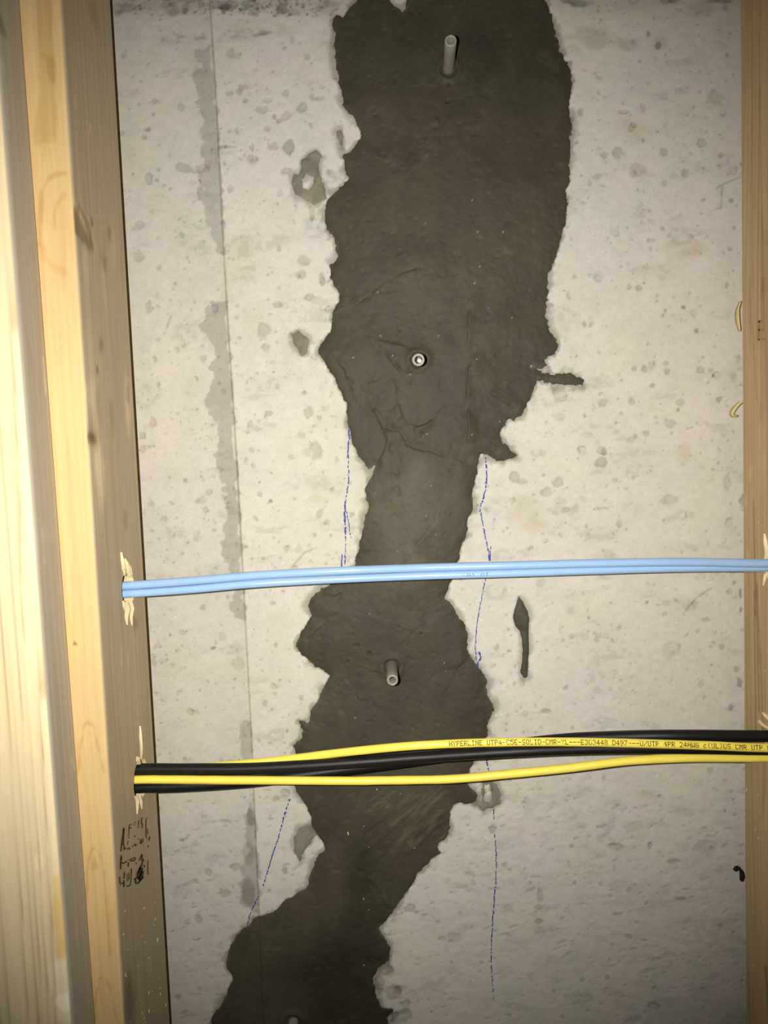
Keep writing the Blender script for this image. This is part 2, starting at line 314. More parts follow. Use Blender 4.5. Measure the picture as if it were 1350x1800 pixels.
PR = [(957, -2), (963, 15), (969, 30), (975, 50), (978, 70), (982, 90), (990, 100), (997, 110), (1002, 125), (1006, 150), (1004, 170), (1002, 200), (1005, 225), (1003, 260), (1001, 290), (1003, 320), (1000, 350), (996, 380), (990, 410), (983, 435), (975, 460), (968, 480), (963, 505), (960, 530), (960, 555), (964, 575), (970, 590), (978, 600), (982, 613), (978, 625), (968, 629), (960, 634), (965, 644), (955, 648), (932, 641), (930, 647), (946, 652), (980, 656), (1010, 661), (1028, 663), (1032, 673), (1024, 681), (1000, 678), (970, 675), (944, 669), (940, 680), (935, 695), (928, 715), (915, 732), (903, 742), (896, 738), (890, 747), (878, 755), (880, 770), (886, 778), (894, 785), (906, 800), (900, 807), (882, 812), (870, 812), (856, 802), (845, 800), (842, 820), (838, 850), (833, 870), (830, 890), (823, 930), (815, 955), (809, 978), (800, 1000), (793, 1030), (785, 1044), (779, 1052), (790, 1060), (800, 1070), (808, 1085), (819, 1092), (822, 1115), (821, 1140), (826, 1160), (838, 1172), (850, 1185), (859, 1197), (855, 1215), (867, 1235), (869, 1245), (861, 1265), (856, 1285), (850, 1300), (840, 1330), (824, 1352), (820, 1368), (832, 1388), (842, 1398), (838, 1408), (828, 1412), (810, 1411), (796, 1416), (793, 1430), (790, 1450), (783, 1475), (771, 1488), (777, 1499), (760, 1512), (745, 1525), (733, 1535), (728, 1548), (720, 1560), (706, 1578), (690, 1597), (680, 1612), (669, 1630), (676, 1645), (685, 1665), (686, 1688), (664, 1704), (656, 1720), (662, 1745), (673, 1765), (689, 1775), (681, 1790), (688, 1810), (700, 1850), (706, 1910), (690, 1950), (698, 2000), (670, 2050), (640, 2080), (590, 2100), (520, 2112), (460, 2106)]
TOP = [(950, -60), (958, -130), (930, -190), (890, -232), (820, -252), (740, -246), (670, -220), (640, -170), (652, -110), (636, -50)]
patch_w = W2(PL + PR[::-1] + TOP)
notch_w = W2([(688, -10), (691, 9), (699, 16), (706, 19), (711, 9), (713, -10)])
jag = 0.0040 * (fbm(GX * 95, GZ * 95, 25, 2) - .5) + 0.0026 * (fbm(GX * 230, GZ * 230, 21, 3) - .5) + (.0005 + .0010 * sstep(.0, .1, GX)) * (vn(GX * 620, GZ * 620, 23) - .5)
sd = np.maximum(poly_sdf(patch_w, GX, GZ), -poly_sdf(notch_w, GX, GZ)) + jag
# damp, scraped fringe on the concrete beside it
fr = fbm(GX * 130, GZ * 130, 31, 4); fr2 = fbm(GX * 420, GZ * 420, 33, 2)
wf = np.maximum(.0006 + .0056 * sstep(.30, .72, fr) + .0016 * (fr2 - .5), .0003)
def fringe_on(d, amt=.9, wk=1.0):
    m = (1 - sstep(0, 1, d / (wf * wk))) ** .8 * amt
    wall.mix((slice(None), slice(None)), m, (.50, .485, .445))
fringe_on(sd)
outer = (1 - sstep(.001, .011, sd)) * sstep(.5, .75, fbm(GX * 50, GZ * 50, 35, 3)) * .5
wall.mix((slice(None), slice(None)), outer, (.82, .815, .80))
G1 = (.20, .18, .135); G2 = (.07, .062, .044)
SMEARS_D = []
def smear(pts, tone_, thick, label, holes=(), rag=.0030):
    q = np.array(W2(pts)); m = .012
    w = wall.win(q[:, 0].min() - m, q[:, 0].max() + m, q[:, 1].min() - m, q[:, 1].max() + m)
    X, Z = GX[w], GZ[w]; d = np.full(GX.shape, 1.0)
    e = poly_sdf(q, X, Z)
    for h in holes: e = np.maximum(e, -poly_sdf(W2(h), X, Z))
    d[w] = e + rag * (fbm(X * 260, Z * 260, pts[0][0], 3) - .5)
    fringe_on(d, .75, .8); SMEARS_D.append((d, thick, tone_, label))
smear([(555, 265), (568, 275), (562, 283), (560, 295), (562, 310), (570, 330), (573, 348), (558, 360), (545, 355), (530, 348), (518, 342), (513, 325), (515, 303), (525, 310), (530, 295), (530, 280), (540, 272)], G1, .0006, 'ring shaped grey cement smear left of the patch, near the top', [[(531, 315), (540, 309), (551, 312), (550, 330), (541, 336), (532, 330)]])
smear([(590, 232), (600, 229), (604, 240), (602, 257), (596, 255), (592, 243)], G1, .0005, 'tiny grey cement dab in the notch just above the ring shaped smear')
smear([(510, 588), (525, 582), (536, 590), (545, 602), (541, 620), (531, 626), (520, 610)], G1, .0005, 'grey cement smear touching the left edge level with the middle port')
smear([(912, 1048), (920, 1058), (928, 1075), (931, 1090), (930, 1110), (930, 1140), (929, 1170), (928, 1190), (921, 1193), (914, 1182), (918, 1160), (918, 1130), (913, 1110), (905, 1100), (901, 1085), (905, 1068)], G2, .0011, 'dark cement drip standing alone right of the patch, below the blue cables', rag=.0006)
smear([(525, 1455), (540, 1450), (550, 1456), (552, 1466), (545, 1480), (535, 1500), (527, 1515), (518, 1500), (517, 1475)], G1, .0005, 'brownish grey cement smear beside the slanting pen line, below the yellow cables')
smear([(848, 1372), (858, 1368), (872, 1378), (883, 1395), (880, 1412), (866, 1418), (850, 1424), (838, 1418), (834, 1410), (846, 1408)], G1, .0007, 'scratched grey cement dab over the pen line under the lower yellow cable', [[(852, 1380), (860, 1378), (864, 1400), (862, 1412), (851, 1410)]])
def H(x, z):                       # relief of the wall at a point (positive = into the wall)
    i = int(np.clip(np.searchsorted(xs, x), 1, len(xs) - 1)); j = int(np.clip(np.searchsorted(zs, z), 1, len(zs) - 1))
    return float(wall.h[j, i])

def build_wall():
    nz, nx = GX.shape
    v = np.stack([GX, wall.h, GZ], -1).reshape(-1, 3)
    idx = np.arange(nz * nx).reshape(nz, nx)
    q = np.stack([idx[:-1, :-1], idx[:-1, 1:], idx[1:, 1:], idx[1:, :-1]], -1).reshape(-1, 4)
    n = len(v)
    v = np.vstack([v, [[xs[0], .2, zs[0]], [xs[-1], .2, zs[0]], [xs[-1], .2, zs[-1]], [xs[0], .2, zs[-1]]]])
    a, b, c, d = idx[0, 0], idx[0, -1], idx[-1, -1], idx[-1, 0]
    q = np.vstack([q, [[n + 1, n, n + 3, n + 2], [a, n, n + 1, b], [b, n + 1, n + 2, c], [c, n + 2, n + 3, d], [d, n + 3, n, a]]])
    col = np.vstack([wall.col.reshape(-1, 3), np.tile([.55, .52, .45], (4, 1))])
    return link('wall_back', raw_mesh('wall_back', v, q, col=col), M_concrete)
wall_obj = tag(build_wall(), 'bare pale concrete basement wall behind the studs', None, kind='structure')
fv = [(-1.2, -2.2, 0), (1.2, -2.2, 0), (1.2, 0.2, 0), (-1.2, 0.2, 0), (-1.2, -2.2, -.1), (1.2, -2.2, -.1), (1.2, .2, -.1), (-1.2, .2, -.1)]
tag(link('floor', raw_mesh('floor', fv, [(0, 1, 2, 3), (7, 6, 5, 4), (0, 4, 5, 1), (1, 5, 6, 2), (2, 6, 7, 3), (3, 7, 4, 0)], smooth=False), M_floor), 'concrete basement floor', kind='structure')

def sheet_from_sdf(name, d, hgt, col, mat, win=None, parent=None):
    """a skin on the wall: cells where d<0, rim moved on to d=0, raised by hgt"""
    w = win or (slice(None), slice(None))
    X, Z, D, B = GX[w].copy(), GZ[w].copy(), d[w] if d.shape == GX.shape else d, wall.h[w]
    Hh = hgt[w] if hgt.shape == GX.shape else hgt
    Cc = col[w] if col.shape[:2] == GX.shape else col
    ins = D < 0
    cell = ins[:-1, :-1] | ins[1:, :-1] | ins[:-1, 1:] | ins[1:, 1:]
    gz, gx = np.gradient(D, STEP); g2 = gx * gx + gz * gz + 1e-9
    out = ~ins
    s = np.clip(D / g2, -STEP * 1.5, STEP * 1.5)
    X = np.where(out, X - gx * s, X); Z = np.where(out, Z - gz * s, Z)
    Y = np.where(out, B + 0.0003, B - Hh)
    n = X.size; idx = np.arange(n).reshape(X.shape)
    q = np.stack([idx[:-1, :-1], idx[:-1, 1:], idx[1:, 1:], idx[1:, :-1]], -1)[cell]
    used = np.unique(q); remap = np.full(n, -1); remap[used] = np.arange(len(used))
    v = np.stack([X, Y, Z], -1).reshape(-1, 3)[used]
    me = raw_mesh(name, v, remap[q], col=Cc.reshape(-1, 3)[used])
    return link(name, me, mat, parent)

# ------------------------------------------------------------------ timber
def board(name, x0, x1, y0, y1, z0, z1, rad, du, zlist, faces_paint, holes=(), mat=None, wob=0.0):
    """swept timber with eased edges; faces 'R' (x1), 'L' (x0), 'F' (y0, towards the room), 'B' (y1)"""
    prof = []
    def seg(a, b, n):
        return np.linspace(a, b, max(int(n), 2))
    nF = int((x1 - x0) / du['F']); nR = int((y1 - y0) / du['R']); nL = int((y1 - y0) / du['L'])
    for x in seg(x0 + rad, x1 - rad, nF): prof.append((x, y0, 'F'))
    for a in np.linspace(-math.pi / 2, 0, 6)[1:-1]: prof.append((x1 - rad + rad * math.cos(a), y0 + rad + rad * math.sin(a), 'E'))
    for y in seg(y0 + rad, y1 - rad, nR): prof.append((x1, y, 'R'))
    for a in np.linspace(0, math.pi / 2, 6)[1:-1]: prof.append((x1 - rad + rad * math.cos(a), y1 - rad + rad * math.sin(a), 'E'))
    for x in seg(x1 - rad, x0 + rad, 6): prof.append((x, y1, 'B'))
    for a in np.linspace(math.pi / 2, math.pi, 6)[1:-1]: prof.append((x0 + rad + rad * math.cos(a), y1 - rad + rad * math.sin(a), 'E'))
    for y in seg(y1 - rad, y0 + rad, nL): prof.append((x0, y, 'L'))
    for a in np.linspace(math.pi, 1.5 * math.pi, 6)[1:-1]: prof.append((x0 + rad + rad * math.cos(a), y0 + rad + rad * math.sin(a), 'E'))
    px = np.array([p[0] for p in prof]); py = np.array([p[1] for p in prof]); pf = np.array([p[2] for p in prof])
    n = len(prof); m = len(zlist); Zc = np.asarray(zlist)
    X = np.tile(px, (m, 1)); Y = np.tile(py, (m, 1)); Z = np.tile(Zc[:, None], (1, n))
    col = np.zeros((m, n, 3))
    for j in range(n):
        f = pf[j]
        cands = [k for k in range(n) if pf[k] != 'E'] if f == 'E' else None
        if cands is not None:
            k = min(cands, key=lambda k: (px[k] - px[j]) ** 2 + (py[k] - py[j]) ** 2)
        else: k = j
        u = px[k] if pf[k] in 'FB' else py[k]
        paint = faces_paint.get(pf[k]) or faces_paint['F' if pf[k] in 'FB' else ('R' if 'R' in faces_paint else 'L')]
        i = int(np.clip(np.searchsorted(paint.us, u), 0, len(paint.us) - 1))
        col[:, j] = paint.col[:, i]
        hh = paint.h[:, i]
        if f == 'R': X[:, j] -= hh
        if f == 'L': X[:, j] += hh
        if f == 'F': Y[:, j] += hh
    if wob:
        X += wob * (fbm(Z * 9, Y * 0 + .3, 41, 3) - .5)
    gone = np.zeros((m, n), bool)
    for (hy, hz, r) in holes:
        for f in 'RL':
            on = (pf == f)[None, :] & np.ones((m, 1), bool)
            dy, dz = Y - hy, Z - hz; d = np.sqrt(dy * dy + dz * dz) + 1e-9
            ins = on & (d < r)
            gone |= ins
            Y = np.where(ins, hy + dy / d * r, Y); Z = np.where(ins, hz + dz / d * r, Z)
    idx = np.arange(m * n).reshape(m, n); nx = np.roll(idx, -1, 1)
    q = np.stack([idx[:-1], nx[:-1], nx[1:], idx[1:]], -1)
    g = gone; gr = np.roll(gone, -1, 1)
    keep = ~(g[:-1] & gr[:-1] & gr[1:] & g[1:])
    q = q[keep]
    v = np.stack([X, Y, Z], -1).reshape(-1, 3); c = col.reshape(-1, 3)
    vs, qs, ts, cs = [v], [q], [], [c]; off = len(v)
    for row, flip in ((0, True), (m - 1, False)):
        cv = np.array([[(x0 + x1) / 2, (y0 + y1) / 2, Zc[row]]]); vs.append(cv); cs.append(np.array([[.6, .45, .25]]))
        for j in range(n):
            a, b = idx[row, j], idx[row, (j + 1) % n]
            ts.append((b, a, off) if flip else (a, b, off))
        off += 1
    raw = np.array(lin(238, 216, 168))
    for (hy, hz, r) in holes:
        k = 64; A = np.linspace(0, 2 * math.pi, k, endpoint=False); nxs = 14
        X_ = np.linspace(x0, x1, nxs)
        rr = r + 0.00015 + 0.0004 * (RNG.random((nxs, k)) - .2); rr[0] = r; rr[-1] = r
        tv = np.stack([np.repeat(X_[:, None], k, 1), hy + rr * np.cos(A)[None], hz + rr * np.sin(A)[None]], -1).reshape(-1, 3)
        ti = np.arange(nxs * k).reshape(nxs, k) + off; tn = np.roll(ti, -1, 1)
        qs.append(np.stack([ti[:-1], ti[1:], tn[1:], tn[:-1]], -1).reshape(-1, 4)); vs.append(tv)
        cs.append(raw[None] * (0.82 + .3 * RNG.random((nxs * k, 1)))); off += nxs * k
    me = raw_mesh(name, np.vstack(vs), np.vstack(qs), tris=ts, col=np.vstack(cs))
    return link(name, me, mat or M_wood)

ZL = np.concatenate([np.linspace(0.0, .76, 8), np.arange(.80, 1.74, .0013), np.linspace(1.78, 2.4, 8)])
YC, YB = -0.103, -0.018           # stud front and back (it stands off the wall)
YBL = -0.027                      # the left one stands off a little more
XD = P(241.6, 800, YBL)[0]         # right side of the left stud
XR = P(1304.5, 800, YB)[0]        # left side of the right stud
XA = P(97.5, 800, YC)[0]          # right edge of the board nailed in front of it
YA = -0.133

def wood_base(p, base, s, lines=.10, freq=160., along=2.2):
    U, V = p.U, p.V
    a = fbm(U * 60, V * along, s, 3); b = fbm(U * 420, V * 5, s + 4, 3); c = fbm(U * 25, V * 8, s + 9, 3)
    ph = U * freq + 5 * a + .8 * np.sin(V * 3 + s)
    ring = (ph % 1.0); ring = ring ** 6 * (1 - sstep(.93, 1, ring)) * 1.6
    t = 1 - lines * ring - .10 * (b - .5) + .14 * (c - .5)
    p.col *= t[..., None]
    p.col *= np.stack([np.ones_like(a), 1 - .05 * ring, 1 - .12 * ring], -1)
    p.h += .00015 * (b - .5) * 2

# left stud
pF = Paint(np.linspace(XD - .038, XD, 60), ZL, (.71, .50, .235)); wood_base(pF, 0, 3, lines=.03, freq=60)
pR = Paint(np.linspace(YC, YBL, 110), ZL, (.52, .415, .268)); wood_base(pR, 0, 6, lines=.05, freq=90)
def onF(pts): return [(P(a, b, YC)[0], P(a, b, YC)[2]) for a, b in pts]
def onD(pts): return [(PX(a, b, XD)[1], PX(a, b, XD)[2]) for a, b in pts]
KN = (.80, .70, .55)
# front edge: knot and arches of the grain
pF.line(onF([(70, 430), (72, 370), (75, 335), (85, 315), (100, 306), (115, 304)]), .0014, (.86, .79, .69), rag=.8)
pF.line(onF([(99, 400), (97, 375), (103, 355), (115, 342)]), .0012, (.90, .84, .74), rag=.8)
pF.line(onF([(72, 430), (78, 455), (95, 470), (118, 480)]), .002, (.93, .89, .82), rag=.8)
pF.poly(onF([(62, -60), (88, -60), (98, 150), (88, 145), (80, 100), (68, 90)]), (.84, .78, .70), rag=.001)
pF.poly(onF([(70, 95), (98, 100), (100, 250), (65, 255), (58, 240), (68, 180)]), (.89, .84, .76), rag=.0015, edge=.0012)
for ap, leg in (((155, 1268), 90), ((166, 1490), 190), ((181, 1716), 90)):
    ax, ay = ap
    pF.line(onF([(ax - 17, ay + leg), (ax - 12, ay + 40), (ax - 6, ay + 8), (ax, ay), (ax + 9, ay + 8), (ax + 18, ay + 45), (ax + 29, ay + leg)]), .0008, (.86, .78, .64), rag=.8, seed=ax)
pF.poly(onF([(160, 1530), (166, 1495), (176, 1525)]), (.84, .76, .62), edge=.001)
pF.blob(*onF([(133, 1131)])[0], .0011, .0011, (.45, .38, .28), seed=1)
pF.blob(*onF([(134, 1110)])[0], .004, .014, (1.05, 1.04, 1.0), seed=2)
# right side: knots, bark, scuffs
pR.poly(onD([(118, 335), (128, 352), (142, 378), (160, 420), (165, 437), (148, 428), (132, 400), (122, 375)]), (.66, .58, .48), edge=.0025, rag=.003, dh=.0006)
pR.line(onD([(140, 365), (155, 395), (164, 432)]), .002, (.7, .62, .52), rag=.6)
pR.line(onD([(118, 330), (128, 355), (140, 372)]), .003, (1.12, 1.12, 1.05), rag=.8)
for (a, b, ru, rv, k) in ((163, 769, .007, .004, .45), (163, 765, .012, .008, .75), (193, 413, .004, .005, .68), (183, 460, .006, .006, .75), (178, 607, .004, .006, .75), (172, 650, .002, .003, .5), (226, 695, .004, .008, .7), (198, 735, .004, .012, .82), (221, 912, .004, .008, .78), (238, 1100, .005, .006, .7), (230, 1760, .012, .02, .6), (225, 1725, .008, .008, .75), (164, 24, .01, .01, .85), (162, 390, .002, .003, .5)):
    pR.blob(*onD([(a, b)])[0], ru, rv, (k, k * .95, k * .86), soft=.8, rag=.6, seed=a)
for (a, b, ru, rv, k) in ((157, 650, .014, .05, 1.2), (174, 800, .007, .03, 1.4), (170, 860, .012, .035, 1.16), (160, 690, .008, .012, 1.2), (152, 470, .006, .015, 1.2), (182, 490, .004, .016, 1.15), (225, 725, .006, .022, 1.4), (198, 430, .006, .012, 1.15), (195, 500, .005, .03, 1.06)):
    pR.blob(*onD([(a, b)])[0], ru, rv, (k, k * 1.01, k * .97), soft=.8, rag=1.0, seed=b)
for (a, b, L) in ((158, 225, 8), (124, 268, 5), (133, 180, 12), (214, 1150, 18), (226, 1160, 12), (235, 1450, 5), (240, 1480, 5), (265, 1700, 20)):
    pR.line(onD([(a, b - L), (a + L * .03, b + L)]), .0009, (1.25, 1.25, 1.2))

h1c = PX(225, 1035, XD); h2c = PX(247.5, 1369, XD)
HOLE1 = (h1c[1], h1c[2], .0110); HOLE2 = (h2c[1], h2c[2], .0128)
# grain split out around the drill holes
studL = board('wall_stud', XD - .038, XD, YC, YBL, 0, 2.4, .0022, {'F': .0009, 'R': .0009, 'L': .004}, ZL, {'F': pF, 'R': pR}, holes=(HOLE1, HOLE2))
tag(studL, 'wooden stud on the left with drilled holes and a smudged dark ink stamp', 'stud', 'wall framing studs')

# board standing in front of the left stud
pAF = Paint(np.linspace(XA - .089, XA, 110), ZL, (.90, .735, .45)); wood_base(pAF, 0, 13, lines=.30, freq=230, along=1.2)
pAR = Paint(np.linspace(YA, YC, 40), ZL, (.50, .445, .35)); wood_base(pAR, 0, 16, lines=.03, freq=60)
def onA(pts): return [(P(a, b, YA)[0], P(a, b, YA)[2]) for a, b in pts]
pAF.poly(onA([(88, 1560), (104, 1500), (112, 1650), (122, 1700), (90, 1680)]), (.98, .84, .52), edge=.002, rag=.002)
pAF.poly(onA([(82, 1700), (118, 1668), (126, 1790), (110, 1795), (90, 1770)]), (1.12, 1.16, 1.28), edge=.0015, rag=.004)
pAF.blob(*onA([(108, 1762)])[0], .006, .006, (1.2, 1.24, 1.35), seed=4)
pAF.blob(*onA([(64, 1516)])[0], .003, .006, (1.12, 1.12, 1.1), seed=5)
for a, b in ((40, 930), (80, 1241), (82, 1272), (99, 1468)): pAF.blob(*onA([(a, b)])[0], .0009, .0009, (.4, .36, .3), seed=a)
def onB(pts): return [(PX(a, b, XA)[1], PX(a, b, XA)[2]) for a, b in pts]
pAR.poly(onB([(0, 10), (8, 25), (20, 62), (14, 68), (2, 50), (-8, 20)]), (.62, .58, .52), edge=.002, rag=.002)
for (a, b, L, k) in ((20, 190, 35, 1.15), (80, 660, 30, 1.3), (77, 960, 30, 1.2), (125, 1342, 8, 1.25), (128, 1640, 25, 1.15), (15, 130, 20, 1.15)):
    pAR.line(onB([(a - 2, b - L), (a + 2, b + L)]), .0014, (k, k, k * .97), rag=.6)
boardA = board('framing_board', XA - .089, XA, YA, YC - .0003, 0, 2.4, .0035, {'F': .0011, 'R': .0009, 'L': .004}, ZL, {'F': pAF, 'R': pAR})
boardA.location = (0, 0, 0)
tag(boardA, 'pale wide board at far left, glaring in the flash, in front of the stud', 'board', 'wall framing studs')
piv = Vector((XA, YC, 1.30)); rotA = Matrix.Translation(piv) @ Matrix.Rotation(math.radians(-.5), 4, 'Y') @ Matrix.Translation(-piv)
boardA.matrix_world = rotA

# right stud
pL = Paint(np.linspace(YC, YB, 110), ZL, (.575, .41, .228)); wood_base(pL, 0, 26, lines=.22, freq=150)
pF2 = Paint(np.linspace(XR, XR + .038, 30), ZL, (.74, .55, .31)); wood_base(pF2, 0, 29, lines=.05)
def onR(pts): return [(PX(a, b, XR)[1], PX(a, b, XR)[2]) for a, b in pts]
pL.line(onR([(1312, 1100), (1318, 1400), (1324, 1800)]), .010, (.92, .96, .92), soft=.5, rag=.3)
for (a0, b0, a1, b1, k) in ((1324, 880, 1327, 1080, .7), (1328, 1000, 1334, 1250, .65), (1330, 1030, 1343, 1330, .72), (1325, 1040, 1328, 1300, .75), (1335, 150, 1330, 600, .85), (1320, 0, 1322, 500, .88), (1333, 60, 1340, 420, .85), (1345, 1700, 1352, 1800, .5), (1322, 570, 1330, 700, .85)):
    pL.line(onR([(a0, b0), (a1, b1)]), .0013, (k, k * .95, k * .85), soft=.8, rag=.3)
for (a, b, ru, rv, k) in ((1342, 500, .006, .03, .86), (1340, 505, .003, .008, .8), (1318, 545, .004, .02, .85)):
    pL.blob(*onR([(a, b)])[0], ru, rv, (k, k * .96, k * .9), soft=.8, seed=b)
for (a, b, ru, rv) in ((1318, 830, .003, .006), (1311, 880, .002, .004), (1340, 820, .008, .02), (1309, 1015, .002, .004), (1314, 980, .003, .005), (1330, 1010, .002, .004)):
    pL.blob(*onR([(a, b)])[0], ru, rv, (1.15, 1.17, 1.15), rag=1, seed=b)
RY = -0.0600
def zat(px, py, Y): return P(px, py, Y)[2]
HR1 = (RY, zat(1356, 992, RY), .011); HR2 = (RY - .002, zat(1358, 1312, RY), .0135)
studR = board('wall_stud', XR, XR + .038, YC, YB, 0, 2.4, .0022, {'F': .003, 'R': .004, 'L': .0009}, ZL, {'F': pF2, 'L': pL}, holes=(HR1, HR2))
tag(studR, 'wooden stud cut off by the right edge of the photo', 'stud', 'wall framing studs')

# torn splinters beside the holes
def splinter(parent, side, pts, thick):
    """sliver lying on a stud side; pts = [(pixel x, pixel y, half width px)] along its length; side = (X, outward sign)"""
    X, sg = side; vs = []; qs = []
    for i, (a, b, hw) in enumerate(pts):
        p0, p1 = PX(a - hw, b, X), PX(a + hw, b, X)
        lift = thick * (.35 + .65 * math.sin(math.pi * min(i + .4, len(pts) - 1) / (len(pts) - 1)))
        mid = (p0 + p1) / 2 + np.array([sg * lift, 0, .0002 * random.uniform(-1, 1)])
        vs += [p0 + [-sg * .0004, 0, 0], mid, p1 + [-sg * .0004, 0, 0]]
    for i in range(len(pts) - 1):
        a = i * 3
        qs += [(a, a + 1, a + 4, a + 3), (a + 1, a + 2, a + 5, a + 4), (a + 2, a, a + 3, a + 5)]
    return link('splinter', raw_mesh('splinter', vs, qs, smooth=False), M_raw, parent)
sl = (XD, 1)
for pts, t in (
    ([(212, 971, .6), (214, 985, 2), (217, 1000, 3.5), (219, 1012, 4)], .0015),
    ([(218, 982, .6), (221, 992, 2.5), (225, 1003, 3.5), (229, 1014, 3.5)], .0018),
    ([(222, 986, .5), (228, 998, 2), (232, 1010, 2)], .0012),
    ([(222, 1058, 4), (224, 1070, 5), (222, 1084, 3.5), (223, 1098, .8)], .0018),
    ([(230, 1056, 3), (232, 1070, 3.5), (230, 1086, 2.5), (232, 1099, .6)], .0015),
    ([(216, 1056, 2), (218, 1066, 3), (221, 1076, 1)], .001),
    ([(245, 1276, .5), (246, 1296, 1.6), (248, 1318, 2.6), (248, 1334, 3)], .0015),
    ([(241, 1330, 2.5), (243, 1338, 5), (246, 1344, 5)], .0016),
    ([(239, 1399, 4), (241, 1408, 3), (241, 1420, 2), (240.5, 1431, .5)], .0014),
    ([(245, 1398, 2.5), (247, 1408, 2), (249, 1422, .5)], .0014)):
    splinter(studL, sl, pts, t)
sr = (XR, -1)
for pts, t in (
    ([(1345, 938, .6), (1347, 955, 2.5), (1348, 970, 3.5), (1347, 980, 3)], .0016),
    ([(1346, 1008, 3), (1345, 1018, 2.5), (1342, 1030, .5)], .0014),
    ([(1336, 1266, .6), (1340, 1271, 1.6), (1346, 1277, 2.2), (1352, 1282, 2)], .002),
    ([(1343, 1252, .5), (1347, 1258, 2), (1353, 1266, 2.5)], .002),
    ([(1338, 1276, .6), (1344, 1277, 1.2), (1352, 1274, 1.5)], .002)):
    splinter(studR, sr, pts, t)

# ------------------------------------------------------------------ ink strokes
def strokes(name, lines, mapper, normal, mat, parent, off=.0002):
    """flat ink: each line = (half width px, [(px, py), ...]); mapper gives the 3-D point"""
    vs, qs = [], []
    nrm = np.array(normal)
    for hw, pts in lines:
        pts = [np.array(p, float) for p in pts]; b = len(vs)
        for i, p in enumerate(pts):
            t = (pts[min(i + 1, len(pts) - 1)] - pts[max(i - 1, 0)]); t /= (np.linalg.norm(t) + 1e-9)
            n = np.array([-t[1], t[0]]) * (hw[i] if isinstance(hw, (list, tuple)) else hw)
            vs += [mapper(*(p + n)) + nrm * off, mapper(*(p - n)) + nrm * off]
        for i in range(len(pts) - 1):
            qs.append((b + 2 * i, b + 2 * i + 1, b + 2 * i + 3, b + 2 * i + 2))
    return link(name, raw_mesh(name, vs, qs, smooth=False), mat, parent)
def onwall(a, b):
    p = P(a, b); hmin = min(H(p[0] + i * .0006, p[2] + j * .0006) for i in (-1, 0, 1) for j in (-1, 0, 1))
    p = p.copy(); p[1] = hmin; return p
def pen(pts, hw, gap, seed):       # a broken felt-pen line over rough concrete
    r = random.Random(seed); out = []
    pts = [np.array(p, float) for p in pts]
    for a, b in zip(pts[:-1], pts[1:]):
        L = np.linalg.norm(b - a); s = 0
        while s < L:
            d = r.uniform(2, 7); e = min(s + d, L)
            p, q = a + (b - a) * s / L, a + (b - a) * e / L
            j = np.array([r.uniform(-.8, .8), 0]); w = hw * r.uniform(.45, 1.05)
            out.append(([w * .7, w, w * .7], [p + j, (p + q) / 2 + j, q + j]))
            s = e + (r.uniform(0.5, 3.5) if r.random() < gap else -.8)
    return out
pens = [
    ([(614, 752), (613, 780), (611, 805)], 1.9, .25, 1), ([(612, 800), (613, 845), (610, 862), (607, 885)], 1.5, .75, 2),
    ([(607, 880), (606, 910), (607, 940)], 1.9, .1, 3), ([(608, 895), (612, 915), (617, 947)], 1.0, .4, 4), ([(607, 942), (607, 965), (606, 994)], 1.3, .85, 5), ([(601, 974), (600, 998)], 1.5, .1, 6),
    ([(854, 804), (856, 835), (854, 862), (846, 885), (844, 900)], 1.7, .3, 7), ([(845, 900), (850, 930), (856, 955), (861, 985)], 1.4, .2, 8), ([(863, 960), (861, 986)], 1.4, .1, 9),
    ([(854, 1012), (848, 1045), (842, 1075), (837, 1110), (835, 1140), (837, 1160)], 1.1, .2, 10), ([(842, 1146), (845, 1156), (840, 1166), (838, 1178)], 2.2, .3, 11),
    ([(855, 1334), (858, 1352), (862, 1362)], 1.6, .4, 12), ([(864, 1374), (867, 1400), (868, 1418)], 1.9, .2, 13), ([(868, 1422), (868, 1440)], 1.2, .4, 14),
    ([(870, 1466), (872, 1500), (872, 1540), (869, 1580), (866, 1620), (864, 1660)], 1.2, .25, 15), ([(864, 1660), (864, 1700), (866, 1735), (868, 1757)], 1.1, .6, 16),
    ([(509, 1404), (498, 1440), (490, 1470), (480, 1500), (470, 1532), (462, 1557)], 1.5, .35, 17), ([(454, 1575), (447, 1592), (440, 1605), (433, 1632)], 1.5, .5, 18)]
for pts, hw, gap, sdd in pens:
    o = strokes('marker_line', pen(pts, hw, gap, sdd), onwall, (0, -1, 0), M_ink, wall_obj)
    o['label'] = 'blue felt pen line'
